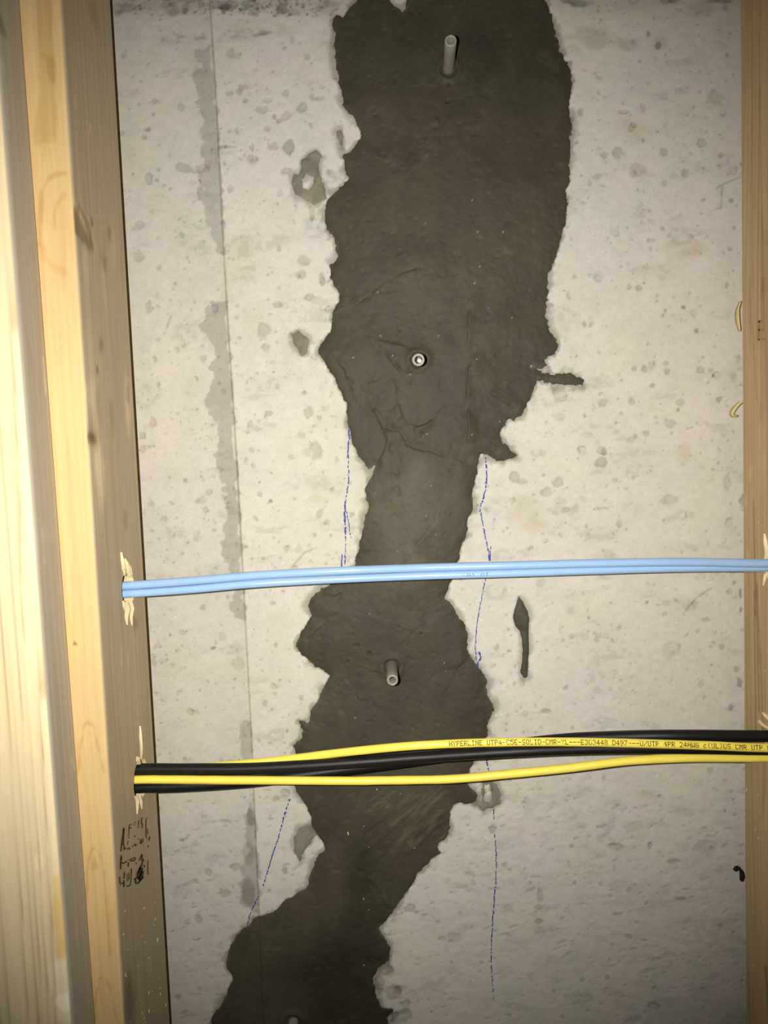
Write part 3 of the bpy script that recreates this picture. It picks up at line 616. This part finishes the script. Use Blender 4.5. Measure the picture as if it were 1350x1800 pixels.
# stamp on the left stud, from what can still be read of it
def st(lst): return [(w / 12 if not isinstance(w, tuple) else w[0] / 12, [(195 + a / 12, 1420 + b / 12) for a, b in p]) for w, p in lst]
stamp = st([
    (15, [(262, 425), (235, 640), (215, 780), (200, 920)]), (11, [(268, 430), (262, 640), (258, 760)]), (13, [(222, 760), (255, 770), (280, 830)]), (14, [(268, 830), (265, 890)]), (12, [(290, 840), (295, 875)]),
    (8, [(375, 360), (372, 560), (350, 600)]), (11, [(385, 365), (415, 345), (430, 350)]), (14, [(378, 430), (425, 415)]), (14, [(365, 635), (385, 620)]), (8, [(355, 700), (340, 780)]), (13, [(340, 850), (345, 875)]), (12, [(375, 830), (385, 885)]),
    (7, [(470, 330), (490, 380)]), (10, [(478, 315), (515, 300)]), (9, [(580, 260), (570, 400), (585, 425)]), (11, [(510, 585), (490, 620)]), (14, [(440, 800), (455, 825)]), (17, [(490, 790), (510, 810), (500, 760)]), (13, [(530, 780), (545, 775)]), (13, [(560, 650), (575, 660)]),
    (12, [(672, 215), (640, 220), (635, 350)]), (16, [(640, 410), (655, 420)]), (10, [(665, 330), (650, 400)]), (13, [(600, 750), (640, 735), (655, 720)]), (13, [(618, 655), (625, 740)]), (13, [(668, 650), (662, 720)]),
    (10, [(735, 230), (730, 400), (735, 620)]), (12, [(750, 215), (770, 210)]), (9, [(765, 440), (775, 560)]), (13, [(735, 640), (755, 635)]), (14, [(795, 605), (810, 625), (790, 690)]), (12, [(780, 790), (780, 830)]),
    (17, [(208, 1000), (200, 1100), (195, 1300)]), (12, [(215, 1040), (225, 1100)]), (14, [(205, 1150), (250, 1170), (330, 1130)]), (14, [(360, 1150), (355, 1240)]), (16, [(390, 1110), (430, 1075)]), (13, [(400, 1125), (470, 1115), (515, 1075), (500, 1045), (440, 1075)]), (16, [(515, 1175), (535, 1170)]),
    (14, [(645, 970), (615, 1060), (595, 1110)]), (13, [(650, 1000), (655, 1180)]), (12, [(675, 1080), (680, 1130)]), (17, [(690, 1210), (705, 1250)]),
    (20, [(655, 1180), (600, 1280), (540, 1400)]), (40, [(640, 1260), (600, 1380), (545, 1500)]), (34, [(660, 1330), (640, 1430), (580, 1520)]), (20, [(495, 1480), (525, 1600), (560, 1590), (680, 1450)]),
    (13, [(180, 1450), (175, 1520), (195, 1620)]), (16, [(230, 1570), (240, 1610)]), (12, [(275, 1350), (265, 1500)]), (16, [(265, 1530), (265, 1670)]), (13, [(425, 1280), (420, 1360)]), (9, [(375, 1360), (370, 1520)]), (10, [(425, 1360), (415, 1500), (405, 1620)]), (13, [(320, 1655), (375, 1645), (405, 1620)]), (8, [(330, 1380), (340, 1560)]),
    (9, [(775, 1100), (770, 1400), (800, 1395)])])
strokes('ink_stamp', stamp, lambda a, b: PX(a, b, XD), (1, 0, 0), M_stamp, studL, off=.00025)['label'] = 'smudged dark brown lettering stamp'
strokes('ink_stamp', [(1.4, [(1335, 563), (1334, 599)]), (1.6, [(1334, 566), (1341, 563)]), (2.0, [(1334, 580), (1343, 580)]), (1.6, [(1334, 597), (1344, 596)])], lambda a, b: PX(a, b, XR), (-1, 0, 0), M_stampf, studR, off=.00025)['label'] = 'faint brown stamped letter'

# ------------------------------------------------------------------ the cement patch itself
pt = Paint(xs, zs, (0.064, 0.055, 0.036))
m1 = fbm(GX * 22, GZ * 18, 51, 4); m2 = fbm(GX * 90, GZ * 70, 53, 4); m3 = fbm(GX * 300, GZ * 300, 55, 3)
pt.col *= (1 + .5 * (m1 - .5) + .34 * (m2 - .5) + .14 * (m3 - .5))[..., None]
dep = np.clip(-sd, 0, None)
rise = 0.0012 * (1 - np.exp(-dep / .0025)) + .0020 * sstep(0, .035, dep)
relief = .0022 * (fbm(GX * 26, GZ * 20, 61, 3) - .5) + .0003 * (fbm(GX * 80, GZ * 60, 63, 3) - .5) + .00005 * (m3 - .5)
pt.h = rise + relief * sstep(0, .006, dep)
# darker and paler places, darker at the top; the low dark ones are wet
def patch_blob(a, b, c, d, t, ang=0, dh=0, soft=.8, rag=.8):
    pt.blob(*W2([(a, b)])[0], c / PPM, d / PPM, t, soft=soft, rag=rag, ang=ang, seed=a, dh=dh)
for (a, b, c, d, k) in ((610, 1700, 150, 90, .66), (640, 1640, 60, 60, .8), (620, 1800, 140, 70, .7), (720, 1440, 75, 80, 1.25), (590, 1330, 70, 60, .9), (800, 90, 200, 120, .82), (700, 560, 100, 70, 1.08), (740, 700, 60, 50, 1.10), (725, 890, 95, 110, 1.5), (690, 1000, 80, 40, 1.3), (700, 1110, 150, 60, .98), (720, 440, 60, 30, .92), (900, 420, 40, 120, .94), (650, 1510, 40, 60, .82), (630, 1560, 40, 70, .78), (740, 860, 14, 30, .88), (590, 1400, 30, 40, 1.05)):
    patch_blob(a, b, c, d, (k, k, k))
for i in range(110):                # streaky drag marks low on the right
    a, b = random.uniform(640, 780), random.uniform(1390, 1500)
    patch_blob(a, b, random.uniform(8, 26), random.uniform(2, 5), [random.choice([.8, .88, 1.2, 1.32])] * 3, ang=.7)
GRO = [[(650, 520), (668, 505), (680, 497), (710, 482), (740, 473), (762, 483)], [(608, 541), (640, 525), (655, 515)], [(820, 545), (822, 640), (818, 700), (822, 760), (815, 782)],
 [(700, 700), (705, 725), (715, 745), (735, 750), (750, 745), (762, 733)], [(643, 695), (650, 715), (663, 735), (672, 755), (685, 757), (700, 760), (715, 785), (740, 793), (765, 797), (780, 808)],
 [(675, 620), (690, 640), (702, 654), (715, 658), (732, 651)], [(598, 683), (612, 687), (632, 680)], [(590, 632), (605, 650), (613, 672)], [(670, 757), (680, 770), (676, 790), (668, 805), (660, 815)],
 [(820, 806), (850, 797), (872, 788)], [(825, 655), (850, 685), (880, 705), (900, 720)], [(706, 875), (700, 850), (704, 820)], [(722, 962), (745, 940), (758, 915)], [(580, 1052), (603, 1040), (588, 1068)],
 [(540, 1125), (560, 1105), (582, 1085)], [(594, 1152), (603, 1172), (613, 1192)], [(625, 1168), (660, 1178), (681, 1184)], [(790, 1197), (805, 1172), (822, 1155)], [(680, 1086), (700, 1090), (720, 1100), (752, 1085)],
 [(622, 1208), (632, 1228), (652, 1236)], [(650, 276), (670, 283), (690, 291)], [(787, 228), (775, 255), (762, 270), (745, 285)], [(704, 156), (742, 155)], [(642, 1535), (665, 1560), (685, 1600)],
 [(676, 1563), (688, 1588), (689, 1600)], [(886, 388), (882, 430), (888, 450)], [(772, 235), (772, 200), (778, 180), (790, 150)], [(704, 671), (700, 690)], [(716, 665), (711, 680)], [(750, 640), (775, 634)], [(661, 596), (700, 607), (720, 612)]]
# a lap is a lip: one side of the line stands a little higher than the other
for i, g in enumerate(GRO):
    p = np.array(W2(g)); m = .02
    w = pt.win(p[:, 0].min() - m, p[:, 0].max() + m, p[:, 1].min() - m, p[:, 1].max() + m)
    fx = .0012 * (fbm(GX[w] * 300, GZ[w] * 300, i, 2) - .5)
    d = line_dist(p, GX[w] + fx, GZ[w] + fx)
    big = i < 13
    fade = sstep(.30, .55, fbm(GX[w] * 110, GZ[w] * 110, i + 90, 2)) * .8 + .2
    best = np.full(d.shape, 1e9); side = np.zeros(d.shape)
    for (ax, az), (bx, bz) in zip(p[:-1], p[1:]):
        ex, ez = bx - ax, bz - az; L2 = ex * ex + ez * ez
        wx, wz = GX[w] + fx - ax, GZ[w] + fx - az
        t = np.clip((wx * ex + wz * ez) / L2, 0, 1); dd = np.hypot(wx - ex * t, wz - ez * t)
        sg = np.sign(ex * wz - ez * wx); side = np.where(dd < best, sg, side); best = np.minimum(best, dd)
    sgn = d * side * (1 if i % 3 else -1)
    endf = np.ones(d.shape)
    for e in (p[0], p[-1]): endf *= sstep(0, .006, np.hypot(GX[w] - e[0], GZ[w] - e[1]))
    A = (.0016 if big else .0010) * fade * endf
    pt.h[w] += A * (sstep(-.0004, .0004, sgn) * np.exp(-np.clip(sgn, 0, None) / .006) - .35 * np.exp(-(d / .0006) ** 2))
for (a, b, c, d) in ((628, 1133, 5, 3), (649, 1147, 4, 5), (612, 1162, 3, 3), (740, 1112, 3, 3), (788, 152, 3, 3), (660, 204, 3, 2), (786, 182, 4, 3), (701, 1100, 2, 2)):
    patch_blob(a, b, c, d, (.75, .75, .75), dh=-.0012, soft=.5, rag=.4)
# collars worked up round the ports
for (a, b) in ((788, 126), (735, 634), (689, 1170), (516, 1790)):
    u, v = W2([(a, b)])[0]; w = pt.win(u - .03, u + .03, v - .03, v + .03)
    r = np.hypot(GX[w] - u, GZ[w] - v) + .001 * (fbm(GX[w] * 200, GZ[w] * 200, a, 2) - .5)
    pt.h[w] += .0012 * np.exp(-((r - .0065) / .0025) ** 2) - .0012 * np.exp(-((r - .0042) / .0010) ** 2)
for i in range(48):               # specks of white sand
    k = random.randrange(len(PL) - 30); a = random.uniform(600, 900); b = random.uniform(230, 1560)
    u, v = W2([(a, b)])[0]
    pt.blob(u, v, .0004, .0004, soft=.3, rag=.2, to=(.42, .41, .37), k=random.uniform(.3, 1))
pt.h = np.maximum(pt.h, .0001)
# thinner, paler where it feathers out
thin = (1 - sstep(0, .0022, dep)) * sstep(.4, .7, fr)
pt.mix((slice(None), slice(None)), thin * .5, None, to=(.13, .12, .09))
iz = np.where((zs > .802) & (zs < 1.707))[0]; ix = np.where((xs > -.215) & (xs < .2))[0]
WN = (slice(iz[0], iz[-1]), slice(ix[0], ix[-1]))
patch = sheet_from_sdf('cement_patch', sd, pt.h, pt.col, M_cement, WN)
tag(patch, 'dark grey trowelled cement patch running down the concrete wall', 'cement patch')

for (d, thick, tone_, label) in SMEARS_D:
    q = np.argwhere(d < .004); w = (slice(q[:, 0].min(), q[:, 0].max()), slice(q[:, 1].min(), q[:, 1].max()))
    X, Z, dd = GX[w], GZ[w], d[w]
    hh = thick * (1 - np.exp(-np.clip(-dd, 0, None) / .0015)) * (.8 + .5 * fbm(X * 120, Z * 120, 71, 3)) + .0001
    c = np.array(tone_)[None, None] * (1 + .8 * (fbm(X * 150, Z * 150, 77, 3) - .5))[..., None]
    tag(sheet_from_sdf('cement_smear', dd, hh, c, M_cement, w), label, 'cement smear', 'cement smears beside the patch')

# ------------------------------------------------------------------ injection ports
def port(base, tip, L, label, OD=.0071, ID=.0044, plug=False, cut=0.0):
    b = np.array(P(base[0], base[1], 0)); t = np.array(P(tip[0], tip[1], -L))
    ax = Vector(t - b); ln = ax.length; ax.normalize()
    e1 = ax.cross(Vector((0, 0, 1))).normalized() if abs(ax.z) < .9 else Vector((1, 0, 0)); e2 = ax.cross(e1)
    n = 40; ro, ri = OD / 2, ID / 2
    rings = [(ro * 1.02, 0), (ro, ln * .3), (ro, ln * .7), (ro, ln - .0005), (ro - .0003, ln), (ri + .0003, ln), (ri, ln - .0004), (ri, ln * .6), (ri * .98, ln * .25), (ri * .3, ln * .22)]
    v, q = [], []
    for j, (r, s) in enumerate(rings):
        for k in range(n):
            a = 2 * math.pi * k / n
            ss = s + (cut * math.cos(a) if 2 < j < 7 else 0)
            p = Vector(b) + ax * ss + (e1 * math.sin(a) + e2 * math.cos(a)) * (r * (1 + .012 * math.sin(3 * a + j)))
            v.append(tuple(p))
    for j in range(len(rings) - 1):
        for k in range(n):
            q.append((j * n + k, j * n + (k + 1) % n, (j + 1) * n + (k + 1) % n, (j + 1) * n + k))
    c = len(v); v.append(tuple(Vector(b) + ax * ln * .22)); ts = [((len(rings) - 1) * n + k, (len(rings) - 1) * n + (k + 1) % n, c) for k in range(n)]
    root = tag(bpy.data.objects.new('injection_port', None), label, 'injection port', 'plastic injection ports in the cement'); C.objects.link(root)
    root.location = tuple(b)
    me = raw_mesh('tube', v, q, tris=ts); o = link('tube', me, M_port, root); o.matrix_parent_inverse = Matrix.Translation(-Vector(b))
    if plug:
        pv, pq = [], []
        ctr = Vector(b) + ax * (ln - .0012) + e1 * (-.0006) + e2 * (-.0003)
        ctr = Vector(b) + ax * (ln - .0011) + Vector((.00065, 0, -.00055))
        for j in range(7):
            th = math.pi * j / 6
            for k in range(12):
                a = 2 * math.pi * k / 12; r = .00145 * math.sin(th) * (1 + .12 * math.sin(2 * a + j))
                pv.append(tuple(ctr + ax * (.0013 * math.cos(th)) + (e1 * math.cos(a) + e2 * math.sin(a)) * r))
        for j in range(6):
            for k in range(12): pq.append((j * 12 + k, j * 12 + (k + 1) % 12, (j + 1) * 12 + (k + 1) % 12, (j + 1) * 12 + k))
        g = link('plug', raw_mesh('plug', pv, pq), M_plug, root); g.matrix_parent_inverse = Matrix.Translation(-Vector(b)); g['label'] = 'glossy white filling'
    return root
port((788, 124), (792.5, 71), .036, 'topmost grey plastic injection port, pointing up out of the cement')
port((734.5, 634), (735.5, 632.5), .034, 'injection port seen end on with a white filling in its bore', OD=.0078, ID=.0046, plug=True)
port((689, 1169), (690, 1196), .036, 'pale injection port pointing down, between the blue and yellow cables')
port((517, 1791), (503, 1862), .036, 'injection port at the bottom edge, cut off by the photo')

# ------------------------------------------------------------------ cables
def spline(pts, step=.0025):
    p = [np.array(q, float) for q in pts]; p = [2 * p[0] - p[1]] + p + [2 * p[-1] - p[-2]]
    out = []
    for i in range(1, len(p) - 2):
        L = np.linalg.norm(p[i + 1] - p[i]); n = max(int(L / step), 2)
        for k in range(n):
            t = k / n; a, b, c, d = p[i - 1], p[i], p[i + 1], p[i + 2]
            out.append(.5 * (2 * b + (c - a) * t + (2 * a - 5 * b + 4 * c - d) * t * t + (3 * b - a - 3 * c + d) * t ** 3))
    out.append(p[-2]); return np.array(out)
def cable(name, pix, dia, mat, label, cat, group, wob=0.0, seed=0):
    """pix: (px, py, Y); runs on through both studs"""
    pts = [P(a, b, Y) for a, b, Y in pix]
    first, last = pts[0], pts[-1]
    pts = [first + [-.12, 0, -.004], first + [-.05, 0, -.0015]] + pts + [last + [.04, 0, 0], last + [.12, 0, -.003]]
    path = spline(pts)
    n = 28; v, q = [], []
    s = 0.0
    for i, p in enumerate(path):
        t = path[min(i + 1, len(path) - 1)] - path[max(i - 1, 0)]; t /= np.linalg.norm(t)
        e1 = np.cross(t, [0, 0, 1]); e1 /= np.linalg.norm(e1); e2 = np.cross(e1, t)      # e1 towards the room, e2 up
        if e1[1] > 0: e1 = -e1
        for k in range(n):
            a = 2 * math.pi * k / n
            r = dia / 2 * (1 + wob * (vn(s * 130, a * .9, seed) - .5) * 2)
            v.append(p + (e1 * math.cos(a) + e2 * math.sin(a)) * r)
        if i + 1 < len(path): s += np.linalg.norm(path[i + 1] - p)
    for i in range(len(path) - 1):
        for k in range(n):
            q.append((i * n + k, (i + 1) * n + k, (i + 1) * n + (k + 1) % n, i * n + (k + 1) % n))
    m = len(v); v += [path[0], path[-1]]
    ts = [(k, (k + 1) % n, m) for k in range(n)] + [((len(path) - 1) * n + (k + 1) % n, (len(path) - 1) * n + k, m + 1) for k in range(n)]
    root = tag(bpy.data.objects.new(name, None), label, cat, group); C.objects.link(root); root.location = tuple(path[0])
    o = link('jacket', raw_mesh('jacket', v, q, tris=ts), mat, root); o.matrix_parent_inverse = Matrix.Translation(-Vector(path[0]))
    return root, path
HY1, HY2 = HOLE1[0], HOLE2[0]
blue_a, path_ba = cable('network_cable', [(213, 1030, HY1), (330, 1021.5, HY1), (450, 1011.5, HY1 - .001), (600, 1003.5, HY1 - .002), (750, 998, -.054), (900, 994, -.056), (1050, 990, -.058), (1200, 988, -.060), (1350, 990, -.0605)],
    .0051, M_blue, 'upper of the two light blue cables', 'cable', 'light blue cables')
blue_b, path_bb = cable('network_cable', [(213, 1044.5, HY1 + .0005), (330, 1036.5, HY1 + .0005), (450, 1026, HY1 + .001), (600, 1018, -.0495), (750, 1012, -.0515), (900, 1007.5, -.053), (1050, 1002.5, -.0545), (1200, 998.5, -.0555), (1350, 997.5, -.0558)],
    .0049, M_blue, 'lower of the two light blue cables, with faint print', 'cable', 'light blue cables')
yel_a, path_ya = cable('network_cable', [(236, 1352, HY2 + .0066), (330, 1350, HY2 + .0066), (445, 1341.5, HY2 + .0066), (520, 1333, HY2 + .0058), (600, 1323, HY2 + .001), (700, 1313, HY2 - .004), (790, 1307.5, HY2 - .0055), (900, 1304.5, -.0655), (1022, 1304.5, -.0670), (1130, 1307, -.0680), (1240, 1310.5, -.0690), (1350, 1314.5, -.0695)],
    .0051, M_yellow, 'upper yellow cable with black printed lettering', 'cable', 'yellow cables', wob=.022, seed=3)
yel_b, path_yb = cable('network_cable', [(235, 1370.6, HY2 - .0034), (330, 1370.6, HY2 - .0034), (450, 1371.5, HY2 - .004), (600, 1372.5, HY2 - .0045), (700, 1371.5, HY2 - .0035), (800, 1369, HY2 - .002), (900, 1360, -.0575), (1000, 1350, -.0575), (1100, 1338, -.058), (1200, 1332.5, -.059), (1350, 1332, -.060)],
    .0051, M_yellow, 'lower yellow cable, plain, sagging below the black ones', 'cable', 'yellow cables', wob=.035, seed=5)
blk_a, path_ka = cable('coaxial_cable', [(237, 1352.5, HY2), (330, 1352, HY2), (450, 1350.5, HY2), (600, 1342, HY2), (750, 1331, HY2 + .0005), (900, 1321.5, -.0600), (1020, 1316.5, -.0610), (1150, 1315, -.0620), (1250, 1315.5, -.0625), (1350, 1317, -.0630)],
    .0070, M_black, 'glossy black cable between the two yellow cables', 'cable', 'black coaxial cables', wob=.01, seed=7)
blk_b, path_kb = cable('coaxial_cable', [(236, 1384.5, HY2 + .0045), (330, 1381, HY2 + .0045), (450, 1372, HY2 + .0060), (600, 1353, HY2 + .0085), (750, 1333, HY2 + .0095), (900, 1310, HY2 + .0085), (1000, 1299, HY2 + .0065), (1100, 1294.5, HY2 + .004), (1200, 1293, -.0560), (1350, 1294, -.0555)],
    .0071, M_black, 'black cable lying behind, showing above the upper yellow cable at right', 'cable', 'black coaxial cables', wob=.01, seed=9)

# printed lettering: 5x7 ink-jet dots wrapped on the jacket
F57 = {'H': '10001 10001 10001 11111 10001 10001 10001', 'Y': '10001 10001 01010 00100 00100 00100 00100', 'P': '11110 10001 10001 11110 10000 10000 10000', 'E': '11111 10000 10000 11110 10000 10000 11111', 'R': '11110 10001 10001 11110 10100 10010 10001', 'L': '10000 10000 10000 10000 10000 10000 11111', 'I': '01110 00100 00100 00100 00100 00100 01110', 'N': '10001 11001 10101 10101 10011 10001 10001', 'U': '10001 10001 10001 10001 10001 10001 01110', 'T': '11111 00100 00100 00100 00100 00100 00100', '4': '00010 00110 01010 10010 11111 00010 00010', '-': '00000 00000 00000 11111 00000 00000 00000', 'C': '01110 10001 10000 10000 10000 10001 01110', '5': '11111 10000 11110 00001 00001 10001 01110', 'S': '01111 10000 10000 01110 00001 00001 11110', 'O': '01110 10001 10001 10001 10001 10001 01110', 'D': '11110 10001 10001 10001 10001 10001 11110', 'M': '10001 11011 10101 10101 10001 10001 10001', '3': '01110 10001 00001 00110 00001 10001 01110', '0': '01110 10001 10001 10001 10001 10001 01110', '8': '01110 10001 10001 01110 10001 10001 01110', '9': '01110 10001 10001 01111 00001 10001 01110', '7': '11111 00001 00010 00100 00100 01000 01000', '/': '00001 00001 00010 00100 01000 10000 10000', '2': '01110 10001 00001 00010 00100 01000 11111', 'A': '01110 10001 10001 11111 10001 10001 10001', 'W': '10001 10001 10001 10101 10101 11011 10001', 'G': '01110 10001 10000 10111 10001 10001 01110', '(': '00010 00100 01000 01000 01000 00100 00010', ')': '01000 00100 00010 00010 00010 00100 01000', 'c': '00000 00000 01110 10000 10000 10000 01110', 'B': '11110 10001 10001 11110 10001 10001 11110', ' ': ' '.join(['00000'] * 7)}
def print_on(root, path, dia, text, x0, x1, hgt, up, mat, skip=0.0, flip=False, seed=0, label=None):
    """text from world x0 to x1 along the path, centred at angle `up` above the room-facing side"""
    r = random.Random(seed)
    t = np.diff(path, axis=0); s = np.concatenate([[0], np.cumsum(np.linalg.norm(t, axis=1))])
    s0, s1 = np.interp([x0, x1], path[:, 0], s)
    adv = (s1 - s0) / len(text); dx = adv * .80 / 5; dy = hgt / 7; R = dia / 2 + .00006 + dia * .02
    v, q = [], []
    for ci, ch in enumerate(text):
        rows = F57[ch].split()
        for j, row in enumerate(rows):
            i = 0
            while i < 5:
                if row[i] == '1':
                    e = i
                    while e + 1 < 5 and row[e + 1] == '1': e += 1
                    for k in range(i, e + 1):
                        if r.random() < skip: continue
                        a0 = s0 + ci * adv + k * dx - .05 * dx; a1 = a0 + dx * 1.1
                        b = len(v)
                        for (ss, yy) in ((a0, 3.5 - j + .05), (a1, 3.5 - j + .05), (a1, 2.5 - j - .05), (a0, 2.5 - j - .05)):
                            yy = -yy if flip else yy
                            p = np.array([np.interp(ss, s, path[:, m]) for m in range(3)])
                            tt = np.array([np.interp(ss + .002, s, path[:, m]) for m in range(3)]) - p; tt /= np.linalg.norm(tt)
                            e1 = np.cross(tt, [0, 0, 1]); e1 /= np.linalg.norm(e1); e2 = np.cross(e1, tt)
                            if e1[1] > 0: e1 = -e1
                            a = up + yy * dy / R
                            v.append(p + (e1 * math.cos(a) + e2 * math.sin(a)) * R)
                        q.append((b, b + 1, b + 2, b + 3))
                    i = e + 1
                else: i += 1
    o = link('printed_text', raw_mesh('printed_text', v, q, smooth=False), mat, root); o.matrix_parent_inverse = Matrix.Translation(-Vector(path[0]))
    if label: o['label'] = label
    return o
TXT = 'HYPERLINE UTP4-C5E-SOLID-CMR-YL---E303448 D497---U/UTP 4PR 24AWG c(UL)US CMR UTP C'
print_on(yel_a, path_ya, .0051, TXT, P(790, 1305, -.06)[0], P(1352, 1313, -.069)[0], .0030, .34, M_print, skip=.03, seed=4, label='black dotted lettering')
print_on(blue_b, path_bb, .0049, '-AI BI', P(812, 1010, -.052)[0], P(861, 1008, -.053)[0], .0017, .02, M_bprint, skip=.35, seed=9, label='faint dark print')

# ------------------------------------------------------------------ scraps at the foot of the right stud's back edge
def ribbon(name, pts, width, thick, mat, label):
    """pts: (px, py, Y) along the curl; width in depth"""
    path = spline([P(a, b, Y) for a, b, Y in pts], .0008); v, q = [], []
    n = len(path)
    for i, p in enumerate(path):
        t = path[min(i + 1, n - 1)] - path[max(i - 1, 0)]; t /= np.linalg.norm(t)
        nn = np.cross(t, [0, 1, 0]); nn /= (np.linalg.norm(nn) + 1e-9); w = width * (.35 + .65 * math.sin(math.pi * (i + 1) / (n + 1)))
        for (a, b) in ((-.5, -.5), (-.5, .5), (.5, .5), (.5, -.5)):
            v.append(p + np.array([0, 1, 0]) * a * w + nn * b * thick)
    for i in range(n - 1):
        for k in range(4):
            q.append((i * 4 + k, i * 4 + (k + 1) % 4, (i + 1) * 4 + (k + 1) % 4, (i + 1) * 4 + k))
    q += [(3, 2, 1, 0), ((n - 1) * 4, (n - 1) * 4 + 1, (n - 1) * 4 + 2, (n - 1) * 4 + 3)]
    return tag(link(name, raw_mesh(name, v, q), mat), label, 'wood shaving', 'scraps behind the right stud')
ribbon('wood_shaving', [(1301, 530, -.010), (1296, 545, -.009), (1296, 562, -.009), (1300, 582, -.010)], .006, .0006, M_shav, 'straight pale wood sliver at the right stud, above the curled shaving')
ribbon('wood_shaving', [(1304, 706, -.012), (1297, 711, -.009), (1290, 719, -.007), (1286, 727, -.006), (1290, 732, -.005), (1296, 731, -.004)], .005, .0014, M_shav, 'pale curled wood shaving poking out from behind the right stud')
ribbon('wood_shaving', [(1291, 1530, -.004), (1296, 1526, -.005), (1302, 1529, -.007), (1304, 1537, -.010), (1303, 1548, -.010)], .005, .0014, M_dark, 'small dark hooked scrap low beside the right stud')

# ------------------------------------------------------------------ sawdust left by the drilling
def crumbs():
    v, q = [], []; r = random.Random(3)
    spots = []
    for i in range(30):
        a, b = r.uniform(205, 290), r.uniform(1580, 1798)
        lim0, lim1 = 98 + .066 * b + 6, 195 + .0583 * b - 6
        a = r.uniform(lim0, lim1); spots.append((PX(a, b, XD), (1, 0, 0)))
    for i in range(16):
        b = r.uniform(900, 1790); a = r.uniform(1312, 1346); spots.append((PX(a, b, XR), (-1, 0, 0)))
    for a, b in ((362, 1442), (330, 1430), (305, 1510), (475, 1310), (960, 1525), (325, 1520), (460, 1318), (245, 1060), (238, 1048), (308, 1085), (281, 1105), (640, 1690), (649, 1593), (640, 1574), (640, 1447), (613, 1460), (663, 1383)):
        p = onwall(a, b); 
        if 560 < a < 800: p[1] -= .0042
        spots.append((p, (0, -1, 0)))
    for p, nrm in spots:
        s = r.uniform(.0002, .0005); L = s * r.choice([1, 1, 2.4]); an = r.uniform(-.6, .6); b = len(v); nrm = np.array(nrm, float)
        up = np.array([0, 0, 1.0]); sd_ = np.cross(nrm, up)
        u1 = up * math.cos(an) + sd_ * math.sin(an); u2 = sd_ * math.cos(an) - up * math.sin(an)
        for z in (-.0001, s * .7):
            for (c, d) in ((-1, -1), (1, -1), (1, 1), (-1, 1)):
                v.append(p + nrm * z + u1 * c * L * (1 - .2 * (z > 0)) + u2 * d * s * .6)
        q += [(b, b + 1, b + 2, b + 3), (b + 7, b + 6, b + 5, b + 4)] + [(b + k, b + 4 + k, b + 4 + (k + 1) % 4, b + (k + 1) % 4) for k in range(4)]
    return link('sawdust', raw_mesh('sawdust', v, q, smooth=False), M_raw)
tag(crumbs(), 'pale crumbs of sawdust clinging to studs and wall', 'sawdust', kind='stuff')
